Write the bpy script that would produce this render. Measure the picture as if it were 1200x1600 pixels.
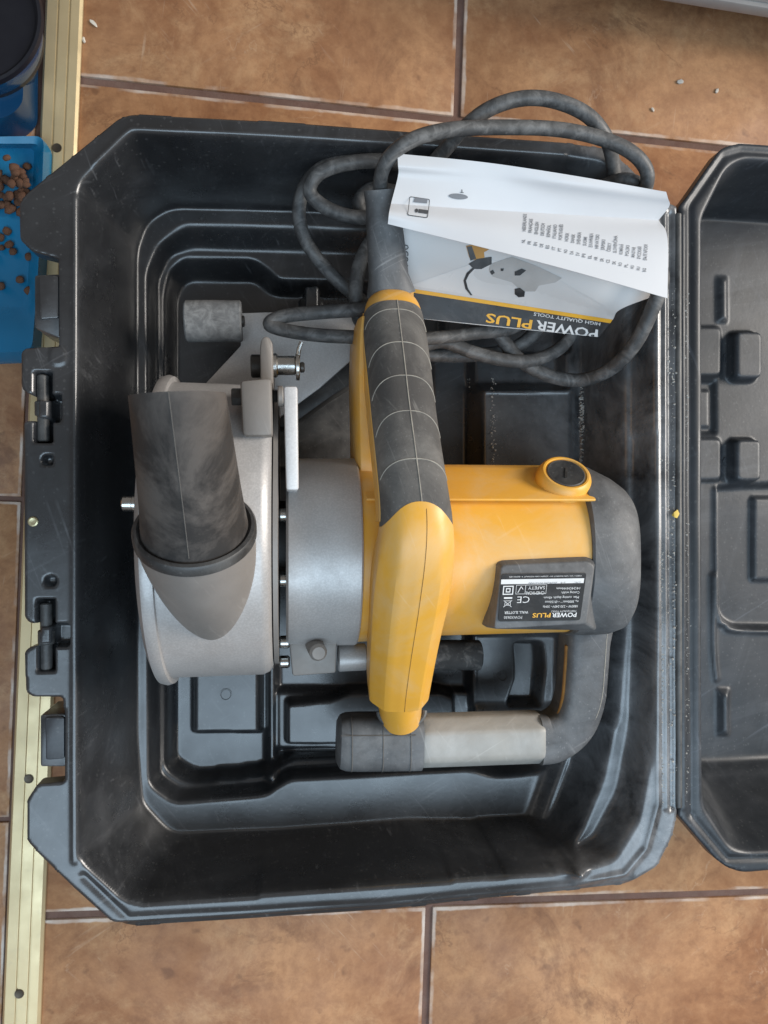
import bpy, bmesh, math, random
import numpy as np
from mathutils import Vector, Matrix
random.seed(7); np.random.seed(7)
for o in list(bpy.data.objects): bpy.data.objects.remove(o)
scn = bpy.context.scene
COL = scn.collection
PI = math.pi

# ------------------------------------------------------------------ camera
H = 0.61            # lens above the floor, metres
F = 1160.0          # focal length in pixels of the 1200 x 1600 photograph
TH = math.radians(7.45)
CAM = Vector((0, 0, H))
RIGHT = Vector((math.cos(TH), 0, math.sin(TH)))
UP = Vector((0, 1, 0))
FWD = Vector((math.sin(TH), 0, -math.cos(TH)))
cd = bpy.data.cameras.new('camera'); cam = bpy.data.objects.new('camera', cd); COL.objects.link(cam)
cam.matrix_world = Matrix(((RIGHT.x, UP.x, -FWD.x, 0), (RIGHT.y, UP.y, -FWD.y, 0), (RIGHT.z, UP.z, -FWD.z, H), (0, 0, 0, 1)))
cd.sensor_fit = 'VERTICAL'; cd.sensor_height = 32.0; cd.lens = 32.0 * F / 1600.0
cd.clip_start = 0.01; cd.clip_end = 50
cd.dof.use_dof = True; cd.dof.focus_distance = 0.45; cd.dof.aperture_fstop = cd.lens / 1.5
scn.camera = cam

# ------------------------------------------------------------------ light
w = bpy.data.worlds.new('World'); scn.world = w; w.use_nodes = True
bg = w.node_tree.nodes['Background']; bg.inputs['Color'].default_value = (0.62, 0.57, 0.53, 1); bg.inputs['Strength'].default_value = 0.30
def area(name, loc, target, sx, sy, power, col):
    l = bpy.data.lights.new(name, 'AREA'); l.shape = 'RECTANGLE'; l.size = sx; l.size_y = sy; l.energy = power; l.color = col
    o = bpy.data.objects.new(name, l); COL.objects.link(o); o.location = loc
    o.rotation_euler = (Vector(target) - Vector(loc)).to_track_quat('-Z', 'Y').to_euler()
    return o
area('window_light', (0.15, -0.80, 1.70), (0.10, -0.2, 0.1), 2.2, 1.0, 29, (0.62, 0.82, 1.0))
area('fill_light', (2.0, 0.45, 1.25), (0.15, 0.2, 0), 1.0, 1.0, 62, (1.0, 0.94, 0.87))  # added warm fill from the right, brightens the upper floor
scn.view_settings.view_transform = 'Standard'; scn.view_settings.look = 'None'
scn.view_settings.exposure = 0.10; scn.view_settings.gamma = 1.0

def W(px, py, z):
    d = FWD + RIGHT * ((px - 600) / F) + UP * ((800 - py) / F)
    return CAM + d * ((z - H) / d.z)
def proj(p):
    v = p - CAM; k = v.dot(FWD)
    return 600 + F * v.dot(RIGHT) / k, 800 - F * v.dot(UP) / k
def mpp(px, py, z):      # metres per photograph pixel at a place
    return (W(px, py, z) - CAM).dot(FWD) / F

# ------------------------------------------------------------------ materials
def mat(name, col, col2=None, s1=6, rough=0.5, rvar=0.1, metal=0.0, dust=0.0, dcol=(0.30, 0.29, 0.28), s2=14, dlo=0.45, dhi=0.75,
        speck=0.0, sscale=420, scratch=0.0, edge=0.0, bump=0.0, bscale=300, spec=0.5, grain=0.0, coat=0.0, xdust=0.0, smear=0.0):
    m = bpy.data.materials.new(name); m.use_nodes = True
    nt = m.node_tree; N = nt.nodes; L = nt.links
    b = N['Principled BSDF']
    tc = N.new('ShaderNodeTexCoord'); co = tc.outputs['Object']
    def noise(sc, det=6, ro=0.6, vec=None, dist=0.0):
        n = N.new('ShaderNodeTexNoise'); n.inputs['Scale'].default_value = sc; n.inputs['Detail'].default_value = det
        n.inputs['Roughness'].default_value = ro; n.inputs['Distortion'].default_value = dist
        L.new(vec or co, n.inputs['Vector']); return n.outputs['Fac']
    def ramp(f, lo, hi, a=0.0, c=1.0):
        r = N.new('ShaderNodeMapRange'); r.inputs[1].default_value = lo; r.inputs[2].default_value = hi
        r.inputs[3].default_value = a; r.inputs[4].default_value = c; L.new(f, r.inputs[0]); return r.outputs[0]
    def mix(f, a, c):
        x = N.new('ShaderNodeMix'); x.data_type = 'RGBA'
        if isinstance(f, float): x.inputs[0].default_value = f
        else: L.new(f, x.inputs[0])
        for v, i in ((a, 6), (c, 7)):
            if isinstance(v, tuple): x.inputs[i].default_value = (*v, 1)
            else: L.new(v, x.inputs[i])
        return x.outputs[2]
    c = mix(ramp(noise(s1), 0.35, 0.65), col, col2 or tuple(x * 0.82 for x in col))
    rg = ramp(noise(s1 * 3), 0.3, 0.7, max(0.03, rough - rvar), rough + rvar)
    if grain: c = mix(ramp(noise(900, 2), 0.4, 0.7, 0.0, grain), c, tuple(min(1, x * 1.6 + .03) for x in col))
    if dust:
        f = ramp(noise(s2, 9, 0.68, dist=0.6), dlo, dhi, 0.0, dust)
        c = mix(f, c, dcol)
    if smear:        # soft wiped dust
        for ang, hi in ((0.25, 0.70), (1.35, 0.74)):
            mp = N.new('ShaderNodeMapping'); mp.vector_type = 'TEXTURE'; mp.inputs['Rotation'].default_value = (0.3, 0.2, ang); mp.inputs['Scale'].default_value = (1 / 5, 1 / 60, 1 / 22)
            L.new(co, mp.inputs['Vector'])
            mm = N.new('ShaderNodeMath'); mm.operation = 'MULTIPLY'; L.new(ramp(noise(1.0, 7, 0.7, mp.outputs[0], 1.0), 0.46, hi), mm.inputs[0])
            L.new(ramp(noise(7, 4), 0.42, 0.64, 0, smear), mm.inputs[1]); c = mix(mm.outputs[0], c, (0.12, 0.125, 0.135))
    if xdust:        # plaster dust has gathered towards the hinge side
        sx = N.new('ShaderNodeSeparateXYZ'); L.new(co, sx.inputs[0])
        mm = N.new('ShaderNodeMath'); mm.operation = 'MULTIPLY'; L.new(ramp(sx.outputs[0], 0.07, 0.155, 0, xdust), mm.inputs[0])
        L.new(ramp(noise(16, 9, 0.72, dist=0.8), 0.34, 0.70), mm.inputs[1]); c = mix(mm.outputs[0], c, (0.25, 0.255, 0.265))
    if scratch:
        for k, ang in enumerate((0.5, -0.9, 1.9)):
            mp = N.new('ShaderNodeMapping'); mp.inputs['Rotation'].default_value = (0, 0, ang); mp.vector_type = 'TEXTURE'; mp.inputs['Scale'].default_value = (1 / 9, 1 / 330, 1 / 60)
            L.new(co, mp.inputs['Vector'])
            f1 = noise(1.0, 2, 0.5, mp.outputs[0], 0.4); f2 = noise(9 + 4 * k, 3)
            mm = N.new('ShaderNodeMath'); mm.operation = 'MULTIPLY'
            L.new(ramp(f1, 0.63, 0.72), mm.inputs[0]); L.new(ramp(f2, 0.52, 0.68, 0, scratch), mm.inputs[1])
            c = mix(mm.outputs[0], c, tuple(min(1, x * 1.3) for x in dcol))
    if speck:
        v = N.new('ShaderNodeTexVoronoi'); v.inputs['Scale'].default_value = sscale; L.new(co, v.inputs['Vector'])
        pw = N.new('ShaderNodeMath'); pw.operation = 'POWER'; sc_ = N.new('ShaderNodeSeparateColor'); L.new(v.outputs['Color'], sc_.inputs[0]); L.new(sc_.outputs[0], pw.inputs[0]); pw.inputs[1].default_value = 6.0
        ml = N.new('ShaderNodeMath'); ml.operation = 'MULTIPLY'; L.new(pw.outputs[0], ml.inputs[0]); ml.inputs[1].default_value = 0.5
        lt = N.new('ShaderNodeMath'); lt.operation = 'LESS_THAN'; L.new(v.outputs['Distance'], lt.inputs[0]); L.new(ml.outputs[0], lt.inputs[1]); f1 = lt.outputs[0]
        mm = N.new('ShaderNodeMath'); mm.operation = 'MULTIPLY'
        L.new(f1, mm.inputs[0]); L.new(ramp(noise(22, 4), 0.4, 0.66, 0.05, speck), mm.inputs[1])
        c = mix(mm.outputs[0], c, (0.42, 0.42, 0.41))
    if edge:
        g = N.new('ShaderNodeNewGeometry')
        f = ramp(g.outputs['Pointiness'], 0.52, 0.62, 0.0, edge)
        mm = N.new('ShaderNodeMath'); mm.operation = 'MULTIPLY'
        L.new(f, mm.inputs[0]); L.new(ramp(noise(60, 4), 0.35, 0.6, 0.25, 1), mm.inputs[1])
        c = mix(mm.outputs[0], c, dcol)
    L.new(c, b.inputs['Base Color']); L.new(rg, b.inputs['Roughness'])
    b.inputs['Metallic'].default_value = metal; b.inputs['Specular IOR Level'].default_value = spec
    b.inputs['Coat Weight'].default_value = coat
    if bump:
        bp = N.new('ShaderNodeBump'); bp.inputs['Strength'].default_value = bump; bp.inputs['Distance'].default_value = 0.0006
        L.new(noise(bscale, 5), bp.inputs['Height']); L.new(bp.outputs[0], b.inputs['Normal'])
    return m
M = {}
M['case'] = mat('case plastic', (0.014, 0.0145, 0.016), (0.021, 0.022, 0.024), 9, 0.30, 0.06, dust=0.10, dcol=(0.20, 0.205, 0.215), s2=9, dlo=0.46, dhi=0.80,
                scratch=0.22, speck=0.05, sscale=500, edge=0.28, bump=0.10, bscale=240, spec=0.9, xdust=0.95, smear=0.18)
M['lid'] = mat('dusty case plastic', (0.013, 0.015, 0.018), (0.020, 0.023, 0.027), 9, 0.42, 0.08, dust=0.16, dcol=(0.095, 0.105, 0.125), s2=11, dlo=0.40, dhi=0.78,
               scratch=0.3, speck=0.06, sscale=500, edge=0.4, bump=0.12, bscale=240, spec=0.45, smear=0.28)
M['black'] = mat('black plastic', (0.02, 0.02, 0.021), None, 20, 0.5, dust=0.35, dcol=(0.22, 0.215, 0.205), s2=30, dlo=0.42, dhi=0.78, scratch=0.25, speck=0.12, sscale=700, edge=0.35, bump=0.1)
M['capblack'] = mat('dusty dark plastic', (0.040, 0.041, 0.043), (0.056, 0.056, 0.058), 20, 0.55, dust=0.55, dcol=(0.23, 0.23, 0.23), s2=34, dlo=0.36, dhi=0.74, scratch=0.45, speck=0.15, sscale=700, edge=0.6, bump=0.2, bscale=500, smear=0.5)
M['rubber'] = mat('dusty rubber grip', (0.075, 0.070, 0.066), (0.10, 0.094, 0.088), 22, 0.75, dust=0.55, dcol=(0.24, 0.225, 0.205), s2=26, dlo=0.42, dhi=0.70, scratch=0.5, speck=0.12, sscale=700, edge=0.3, bump=0.25, bscale=600, spec=0.3)
M['tube'] = mat('rubber tube', (0.026, 0.0235, 0.022), (0.038, 0.034, 0.032), 24, 0.6, dust=0.65, dcol=(0.125, 0.108, 0.096), s2=20, dlo=0.46, dhi=0.60, scratch=0.25, edge=0.25, bump=0.2, spec=0.35)
M['cord'] = mat('cord rubber', (0.050, 0.050, 0.051), (0.062, 0.062, 0.062), 30, 0.55, dust=0.6, dcol=(0.27, 0.265, 0.26), s2=110, dlo=0.44, dhi=0.78, scratch=0.3, bump=0.15, bscale=600, spec=0.45)
M['yellow'] = mat('yellow plastic', (0.74, 0.375, 0.045), (0.68, 0.335, 0.04), 14, 0.42, dust=0.60, dcol=(0.58, 0.46, 0.29), s2=18, dlo=0.42, dhi=0.78, scratch=0.3, speck=0.0, bump=0.05)
M['alu'] = mat('cast metal paint', (0.43, 0.415, 0.405), (0.39, 0.375, 0.365), 18, 0.42, metal=0.35, dust=0.18, dcol=(0.45, 0.42, 0.39), s2=30, scratch=0.2, grain=0.25, bump=0.12, bscale=700)
M['alubrown'] = mat('dusty cast metal', (0.250, 0.226, 0.206), (0.215, 0.195, 0.178), 24, 0.55, metal=0.2, dust=0.35, dcol=(0.30, 0.275, 0.25), s2=34, scratch=0.35, bump=0.1, bscale=500)
M['steel'] = mat('bright steel', (0.62, 0.62, 0.60), None, 60, 0.25, metal=1.0, dust=0.15, dcol=(0.5, 0.48, 0.45), s2=90)
M['darksteel'] = mat('dark steel', (0.07, 0.065, 0.06), None, 60, 0.45, metal=0.6, dust=0.3, s2=90)
M['greygrip'] = mat('grey handle', (0.34, 0.325, 0.295), (0.27, 0.26, 0.24), 26, 0.42, dust=0.6, dcol=(0.42, 0.41, 0.39), s2=20, dlo=0.45, dhi=0.65, scratch=0.5, bump=0.08)
M['roller'] = mat('worn foam roller', (0.22, 0.22, 0.22), (0.12, 0.12, 0.12), 60, 0.85, dust=0.8, dcol=(0.30, 0.30, 0.295), s2=120, dlo=0.42, dhi=0.6, bump=0.5, bscale=400, spec=0.2)
M['roller2'] = mat('dark worn roller', (0.03, 0.03, 0.03), (0.05, 0.05, 0.05), 60, 0.8, dust=0.5, dcol=(0.2, 0.19, 0.18), s2=120, dlo=0.5, dhi=0.68, bump=0.5, bscale=400, spec=0.2)
M['seam'] = mat('dust in seam', (0.36, 0.33, 0.28), (0.22, 0.20, 0.175), 120, 0.9)
M['seamdark'] = mat('dirt in seam', (0.16, 0.075, 0.02), (0.30, 0.14, 0.03), 90, 0.9)
M['alulight'] = mat('pale cast metal', (0.60, 0.59, 0.585), (0.55, 0.54, 0.535), 18, 0.45, metal=0.15, dust=0.15, dcol=(0.45, 0.42, 0.39), s2=30, grain=0.2, bump=0.12, bscale=700)
M['seamfaint'] = mat('mould line', (0.12, 0.11, 0.10), None, 120, 0.8)
M['paper'] = mat('white paper', (0.57, 0.575, 0.59), (0.53, 0.535, 0.555), 8, 0.34, 0.05, bump=0.02, bscale=80)
M['cover'] = mat('printed cover grey', (0.60, 0.585, 0.575), (0.56, 0.545, 0.535), 7, 0.3, 0.05)
M['coverlight'] = mat('printed cover pale', (0.68, 0.665, 0.655), None, 7, 0.3, 0.05)
M['inkblack'] = mat('black print', (0.022, 0.022, 0.024), None, 30, 0.35, dust=0.2, s2=40)
M['plate'] = mat('black rating label', (0.022, 0.022, 0.023), None, 30, 0.5, dust=0.12, s2=60, spec=0.25)
M['inkgrey'] = mat('grey print', (0.16, 0.165, 0.18), None, 30, 0.4)
M['inkmid'] = mat('picture grey print', (0.36, 0.345, 0.33), (0.42, 0.40, 0.385), 60, 0.35)
M['inkwhite'] = mat('white print', (0.72, 0.72, 0.72), None, 30, 0.4)
M['inkyellow'] = mat('yellow print', (0.80, 0.42, 0.03), None, 30, 0.4)
M['inkbrown'] = mat('orange picture print', (0.50, 0.24, 0.03), None, 30, 0.4)
M['grout'] = mat('grout', (0.115, 0.062, 0.047), (0.16, 0.09, 0.07), 40, 0.9, dust=0.4, dcol=(0.2, 0.15, 0.12), s2=60, bump=0.6, bscale=500)
M['gold'] = mat('anodised strip', (0.66, 0.53, 0.31), (0.60, 0.48, 0.28), 16, 0.38, metal=0.45, dust=0.25, dcol=(0.42, 0.36, 0.25), s2=60, dlo=0.55, dhi=0.7, scratch=0.15, speck=0.0)
M['groove'] = mat('strip groove', (0.33, 0.26, 0.13), None, 30, 0.6, metal=0.2)
M['screw'] = mat('dull screw', (0.10, 0.08, 0.06), None, 200, 0.5, metal=0.7)
M['brass'] = mat('brass rivet', (0.62, 0.55, 0.34), None, 200, 0.35, metal=0.8)
M['bluetray'] = mat('light blue plastic', (0.010, 0.19, 0.38), None, 12, 0.3, dust=0.1, dcol=(0.1, 0.25, 0.4), s2=60)
M['bluebowl'] = mat('blue plastic bowl', (0.006, 0.045, 0.12), (0.005, 0.035, 0.09), 8, 0.22)
M['darkrim'] = mat('black bowl lining', (0.006, 0.007, 0.012), None, 12, 0.4)
M['kibble'] = mat('kibble', (0.16, 0.075, 0.040), (0.10, 0.045, 0.025), 90, 0.85, bump=0.5, bscale=600)
M['white'] = mat('white enamel', (0.66, 0.64, 0.62), None, 10, 0.35, dust=0.2, dcol=(0.4, 0.36, 0.32), s2=40)
M['whiteedge'] = mat('grey enamel edge', (0.36, 0.33, 0.31), None, 30, 0.5)
M['crumb'] = mat('pale crumb', (0.70, 0.64, 0.55), None, 300, 0.7)
M['yellowcrumb'] = mat('yellow crumb', (0.72, 0.50, 0.10), None, 300, 0.7)
M['speck'] = mat('plaster dust', (0.50, 0.49, 0.46), (0.33, 0.32, 0.30), 200, 0.9)
def water_mat():
    m = bpy.data.materials.new('water'); m.use_nodes = True; b = m.node_tree.nodes['Principled BSDF']
    b.inputs['Base Color'].default_value = (0.006, 0.012, 0.03, 1); b.inputs['Roughness'].default_value = 0.02; b.inputs['IOR'].default_value = 1.33
    return m
M['water'] = water_mat()
def tile_mat():
    m = bpy.data.materials.new('brown floor tile'); m.use_nodes = True
    nt = m.node_tree; N = nt.nodes; L = nt.links; b = N['Principled BSDF']
    tc = N.new('ShaderNodeTexCoord'); oi = N.new('ShaderNodeObjectInfo')
    mul = N.new('ShaderNodeMath'); mul.operation = 'MULTIPLY'; mul.inputs[1].default_value = 37.0; L.new(oi.outputs['Random'], mul.inputs[0])
    cx = N.new('ShaderNodeCombineXYZ'); L.new(mul.outputs[0], cx.inputs[0]); L.new(mul.outputs[0], cx.inputs[2])
    va = N.new('ShaderNodeVectorMath'); L.new(tc.outputs['Object'], va.inputs[0]); L.new(cx.outputs[0], va.inputs[1])
    co = va.outputs[0]
    def noise(sc, det=6, ro=0.6, dist=0.0, vec=None):
        n = N.new('ShaderNodeTexNoise'); n.inputs['Scale'].default_value = sc; n.inputs['Detail'].default_value = det
        n.inputs['Roughness'].default_value = ro; n.inputs['Distortion'].default_value = dist; L.new(vec or co, n.inputs['Vector']); return n.outputs['Fac']
    def ramp(f, lo, hi, a=0.0, c=1.0):
        r = N.new('ShaderNodeMapRange'); r.inputs[1].default_value = lo; r.inputs[2].default_value = hi
        r.inputs[3].default_value = a; r.inputs[4].default_value = c; L.new(f, r.inputs[0]); return r.outputs[0]
    def math2(op, a, c):
        n = N.new('ShaderNodeMath'); n.operation = op
        for v, i in ((a, 0), (c, 1)):
            if isinstance(v, (int, float)): n.inputs[i].default_value = v
            else: L.new(v, n.inputs[i])
        return n.outputs[0]
    def mix(f, a, c):
        x = N.new('ShaderNodeMix'); x.data_type = 'RGBA'; L.new(f, x.inputs[0])
        for v, i in ((a, 6), (c, 7)):
            if isinstance(v, tuple): x.inputs[i].default_value = (*v, 1)
            else: L.new(v, x.inputs[i])
        return x.outputs[2]
    c = mix(ramp(noise(7.5, 10, 0.72, 0.35), 0.38, 0.62), (0.26, 0.115, 0.052), (0.47, 0.250, 0.122))
    c = mix(ramp(noise(13, 10, 0.74, 0.5), 0.50, 0.66, 0, 0.65), c, (0.52, 0.315, 0.165))
    c = mix(ramp(noise(9, 10, 0.76, 0.5), 0.54, 0.68, 0, 0.80), c, (0.165, 0.072, 0.036))
    c = mix(ramp(noise(110, 5, 0.75), 0.42, 0.7, 0, 0.40), c, (0.19, 0.082, 0.040))
    ab = math2('ABSOLUTE', math2('SUBTRACT', noise(6, 9, 0.62, 0.6), 0.5), 0)          # vein lines
    vein = math2('MULTIPLY', ramp(ab, 0.0, 0.006, 1.0, 0.0), ramp(noise(14, 3), 0.48, 0.62, 0, 0.5))
    c = mix(vein, c, (0.13, 0.06, 0.032))
    ab2 = math2('ABSOLUTE', math2('SUBTRACT', noise(8, 9, 0.60, 0.5), 0.47), 0)
    vein2 = math2('MULTIPLY', ramp(ab2, 0.0, 0.005, 1.0, 0.0), ramp(noise(18, 3), 0.54, 0.64, 0, 0.3))
    c = mix(vein2, c, (0.58, 0.42, 0.29))
    for k, a in enumerate((0.6, -0.8, 1.5)):                                           # scuffs
        mp = N.new('ShaderNodeMapping'); mp.inputs['Rotation'].default_value = (0, 0, a); mp.vector_type = 'TEXTURE'; mp.inputs['Scale'].default_value = (1 / 22, 1 / 420, 1 / 30); L.new(co, mp.inputs['Vector'])
        f = math2('MULTIPLY', ramp(noise(1, 1, 0.4, 0.6, mp.outputs[0]), 0.66, 0.74), ramp(noise(11 + 5 * k, 4), 0.56, 0.68, 0, 0.25))
        c = mix(f, c, (0.62, 0.48, 0.35))
    c = mix(ramp(noise(48, 3, 0.5), 0.66, 0.74, 0, 0.6), c, (0.15, 0.068, 0.036))
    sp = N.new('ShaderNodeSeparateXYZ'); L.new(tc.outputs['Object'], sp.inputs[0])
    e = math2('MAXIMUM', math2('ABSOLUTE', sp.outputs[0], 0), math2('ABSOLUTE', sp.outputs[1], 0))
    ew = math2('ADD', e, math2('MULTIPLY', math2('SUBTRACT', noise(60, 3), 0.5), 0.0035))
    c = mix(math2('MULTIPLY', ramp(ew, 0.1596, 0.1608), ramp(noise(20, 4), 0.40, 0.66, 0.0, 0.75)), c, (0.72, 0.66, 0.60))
    L.new(c, b.inputs['Base Color'])
    L.new(ramp(noise(22, 6), 0.3, 0.7, 0.45, 0.65), b.inputs['Roughness'])
    b.inputs['Specular IOR Level'].default_value = 0.3
    bp = N.new('ShaderNodeBump'); bp.inputs['Strength'].default_value = 0.25; bp.inputs['Distance'].default_value = 0.001
    L.new(noise(40, 7, 0.65), bp.inputs['Height']); L.new(bp.outputs[0], b.inputs['Normal'])
    return m
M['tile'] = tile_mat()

# ------------------------------------------------------------------ mesh helpers
ORG = {}
def wpos(o):
    p = Vector((0, 0, 0))
    while o: p = p + o.location; o = o.parent
    return p
def obj(name, verts, faces, m, parent=None, smooth=True, sharp=35, bevel=0.0, seg=2):
    """link verts (world space) as one mesh object; as a child its coordinates are relative to the parent"""
    org = wpos(parent) if parent else Vector((0, 0, 0))
    me = bpy.data.meshes.new(name)
    if not parent:
        vs = [Vector(v) for v in verts]
        org = Vector((sum(v.x for v in vs) / len(vs), sum(v.y for v in vs) / len(vs), min(v.z for v in vs)))
    me.from_pydata([tuple(Vector(v) - org) for v in verts], [], faces)
    bm = bmesh.new(); bm.from_mesh(me)
    bmesh.ops.remove_doubles(bm, verts=bm.verts, dist=1e-6)
    bmesh.ops.recalc_face_normals(bm, faces=bm.faces)
    if bevel:
        es = [e for e in bm.edges if len(e.link_faces) == 2 and e.calc_face_angle() > math.radians(30)]
        bmesh.ops.bevel(bm, geom=es, offset=bevel, segments=seg, affect='EDGES', profile=0.5, clamp_overlap=True)
    bm.to_mesh(me); bm.free()
    if smooth:
        me.shade_smooth(); me.set_sharp_from_angle(angle=math.radians(sharp))
    me.materials.append(m)
    o = bpy.data.objects.new(name, me); COL.objects.link(o)
    if parent: o.parent = parent
    else: o.location = org
    return o
def tag(o, label=None, cat=None, group=None, kind=None):
    for k, v in (('label', label), ('category', cat), ('group', group), ('kind', kind)):
        if v: o[k] = v
    return o
def empty(name, loc, label, cat, group=None):
    o = bpy.data.objects.new(name, None); COL.objects.link(o); o.location = loc; o.empty_display_size = 0.02
    return tag(o, label, cat, group)
class MB:
    def __init__(s): s.v = []; s.f = []
    def add(s, vs, fs):
        n = len(s.v); s.v += [Vector(v) for v in vs]; s.f += [tuple(i + n for i in f) for f in fs]; return s
    def loft(s, rings, cap=True, closed=True):
        n = len(rings[0]); vs = [p for r in rings for p in r]; fs = []
        for i in range(len(rings) - 1):
            for j in range(n if closed else n - 1):
                a = i * n + j; b = i * n + (j + 1) % n
                fs.append((a, b, b + n, a + n))
        if cap: fs.append(tuple(range(n))[::-1]); fs.append(tuple(range((len(rings) - 1) * n, len(rings) * n)))
        return s.add(vs, fs)
    def lathe(s, org, axis, prof, n=48):
        prof = [q for i, q in enumerate(prof) if q[1] > 1e-6 or 0 < i < len(prof) - 1]; axis = Vector(axis).normalized(); e1 = axis.orthogonal().normalized(); e2 = axis.cross(e1)
        rings = [[Vector(org) + axis * t + (e1 * math.cos(2 * PI * k / n) + e2 * math.sin(2 * PI * k / n)) * max(r, 1e-5) for k in range(n)] for t, r in prof]
        return s.loft(rings)
    def cyl(s, a, b, r, n=24, bev=0.0008, r2=None):
        a = Vector(a); b = Vector(b); l = (b - a).length; r2 = r if r2 is None else r2
        return s.lathe(a, b - a, [(0, r - bev), (bev, r), (l - bev, r2), (l, r2 - bev)], n)
    def tube(s, pts, r, n=12):
        pts = [Vector(p) for p in pts]; rings = []; prev = None
        for i, p in enumerate(pts):
            t = (pts[min(i + 1, len(pts) - 1)] - pts[max(i - 1, 0)]).normalized()
            nn = t.orthogonal().normalized() if prev is None else (prev - t * prev.dot(t)).normalized()
            prev = nn; bb = t.cross(nn); rr = r[i] if isinstance(r, (list, tuple)) else r
            rings.append([p + (nn * math.cos(2 * PI * k / n) + bb * math.sin(2 * PI * k / n)) * rr for k in range(n)])
        return s.loft(rings)
    def box(s, c, sx, sy, sz):
        c = Vector(c); vs = [c + Vector((x * sx / 2, y * sy / 2, z * sz / 2)) for z in (-1, 1) for x, y in ((-1, -1), (1, -1), (1, 1), (-1, 1))]
        return s.loft([vs[:4], vs[4:]])
    def prism(s, bottom, top): return s.loft([bottom, top])
    def build(s, name, m, parent=None, **k): return obj(name, s.v, s.f, m, parent, **k)
def catmull(pts, n=10):
    pts = [np.array(p, float) for p in pts]; P = [2 * pts[0] - pts[1]] + pts + [2 * pts[-1] - pts[-2]]; out = []
    for i in range(1, len(P) - 2):
        for k in range(n):
            t = k / n; a, b, c, d = P[i - 1], P[i], P[i + 1], P[i + 2]
            out.append(0.5 * (2 * b + (c - a) * t + (2 * a - 5 * b + 4 * c - d) * t * t + (3 * b - a - 3 * c + d) * t ** 3))
    out.append(pts[-1]); return out
def round_poly(pts, r, n=5):
    """round the corners of a 2-D polygon; r one radius or one per corner"""
    out = []; L = len(pts)
    for i in range(L):
        p0, p1, p2 = (np.array(pts[(i + k) % L][:2], float) for k in (-1, 0, 1))
        a = p0 - p1; b = p2 - p1; la = np.linalg.norm(a); lb = np.linalg.norm(b); rr = r[i] if isinstance(r, (list, tuple)) else r
        d = min(rr, la * 0.45, lb * 0.45)
        if d <= 0: out.append(tuple(p1)); continue
        q0 = p1 + a / la * d; q2 = p1 + b / lb * d
        for k in range(n + 1):
            t = k / n; out.append(tuple((1 - t) ** 2 * q0 + 2 * t * (1 - t) * p1 + t * t * q2))
    return out
def Wp(pts, z): return [W(p[0], p[1], z) for p in pts]

# ------------------------------------------------------------------ floor
j0 = W(714, 187, 0); j1 = W(671, 1412, 0)
ydir = (j0 - j1); PITCH = ydir.length / 2; ydir.normalize(); xdir = Vector((ydir.y, -ydir.x, 0)); ROT = math.atan2(xdir.y, xdir.x)
floor = obj('floor', [(-3, -3, -0.012), (3, -3, -0.012), (3, 3, -0.012), (-3, 3, -0.012), (-3, -3, -0.0022), (3, -3, -0.0022), (3, 3, -0.0022), (-3, 3, -0.0022)],
            [(0, 3, 2, 1), (4, 5, 6, 7), (0, 1, 5, 4), (1, 2, 6, 5), (2, 3, 7, 6), (3, 0, 4, 7)], M['grout'], None, smooth=False)
tag(floor, kind='structure'); floor['label'] = 'brown marbled ceramic floor with dark grout joints'
HT = 0.163
def tile_mesh():
    bm = bmesh.new(); bmesh.ops.create_cube(bm, size=1)
    for v in bm.verts: v.co = Vector((v.co.x * 2 * HT, v.co.y * 2 * HT, v.co.z * 0.008))
    bmesh.ops.bevel(bm, geom=[e for e in bm.edges], offset=0.0012, segments=2, affect='EDGES', profile=0.5)
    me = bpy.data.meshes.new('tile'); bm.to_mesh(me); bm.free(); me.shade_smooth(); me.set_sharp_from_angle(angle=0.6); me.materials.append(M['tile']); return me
TM = tile_mesh()
SC = (PITCH - 0.0060) / (2 * HT)
strip_l = [(70, 0), (2, 1600)]; strip_r = [(128, 0), (62, 1600)]
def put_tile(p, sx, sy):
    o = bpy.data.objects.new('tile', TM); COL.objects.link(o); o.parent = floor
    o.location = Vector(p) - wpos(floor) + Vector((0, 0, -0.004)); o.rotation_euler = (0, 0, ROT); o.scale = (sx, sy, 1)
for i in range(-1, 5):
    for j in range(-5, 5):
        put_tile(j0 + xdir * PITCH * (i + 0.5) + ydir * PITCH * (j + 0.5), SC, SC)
# tiles of the next room, left of the strip
cA = W(20, 780, 0); cB = W(20, 1281, 0); P2 = (cA - cB).length
edge = W(36, 800, 0)
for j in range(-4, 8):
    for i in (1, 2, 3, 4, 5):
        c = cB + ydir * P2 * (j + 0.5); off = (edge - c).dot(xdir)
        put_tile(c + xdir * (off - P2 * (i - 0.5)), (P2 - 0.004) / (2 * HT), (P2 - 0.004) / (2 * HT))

# ------------------------------------------------------------------ door strip on the floor
st_z = 0.005
a0 = W(70, 0, st_z); b0 = W(128, 0, st_z); a1 = W(2, 1600, st_z); b1 = W(62, 1600, st_z)
sy = (a0 - a1).normalized(); a0 += sy * 1.1; b0 += sy * 1.1; a1 -= sy * 1.1; b1 -= sy * 1.1
strip = empty('threshold_strip', ((a0 + b1) / 2).xy.to_3d(), 'long pale gold metal threshold strip with two grooves under the left side of the case', 'threshold strip')
def strip_section(A, B):
    ax = B - A; wdt = ax.length; ax = ax / wdt
    prof = [(0, 0.0005), (0.0, 0.0028), (0.07, 0.0047)]
    for g in (0.37, 0.68):
        prof += [(g - 0.030, 0.005), (g - 0.018, 0.0038), (g + 0.018, 0.0038), (g + 0.030, 0.005)]
    prof += [(0.93, 0.0047), (1.0, 0.0028), (1.0, 0.0005)]
    return [Vector((A.x, A.y, 0)) + ax * (t * wdt) + Vector((0, 0, z)) for t, z in prof]
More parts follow.
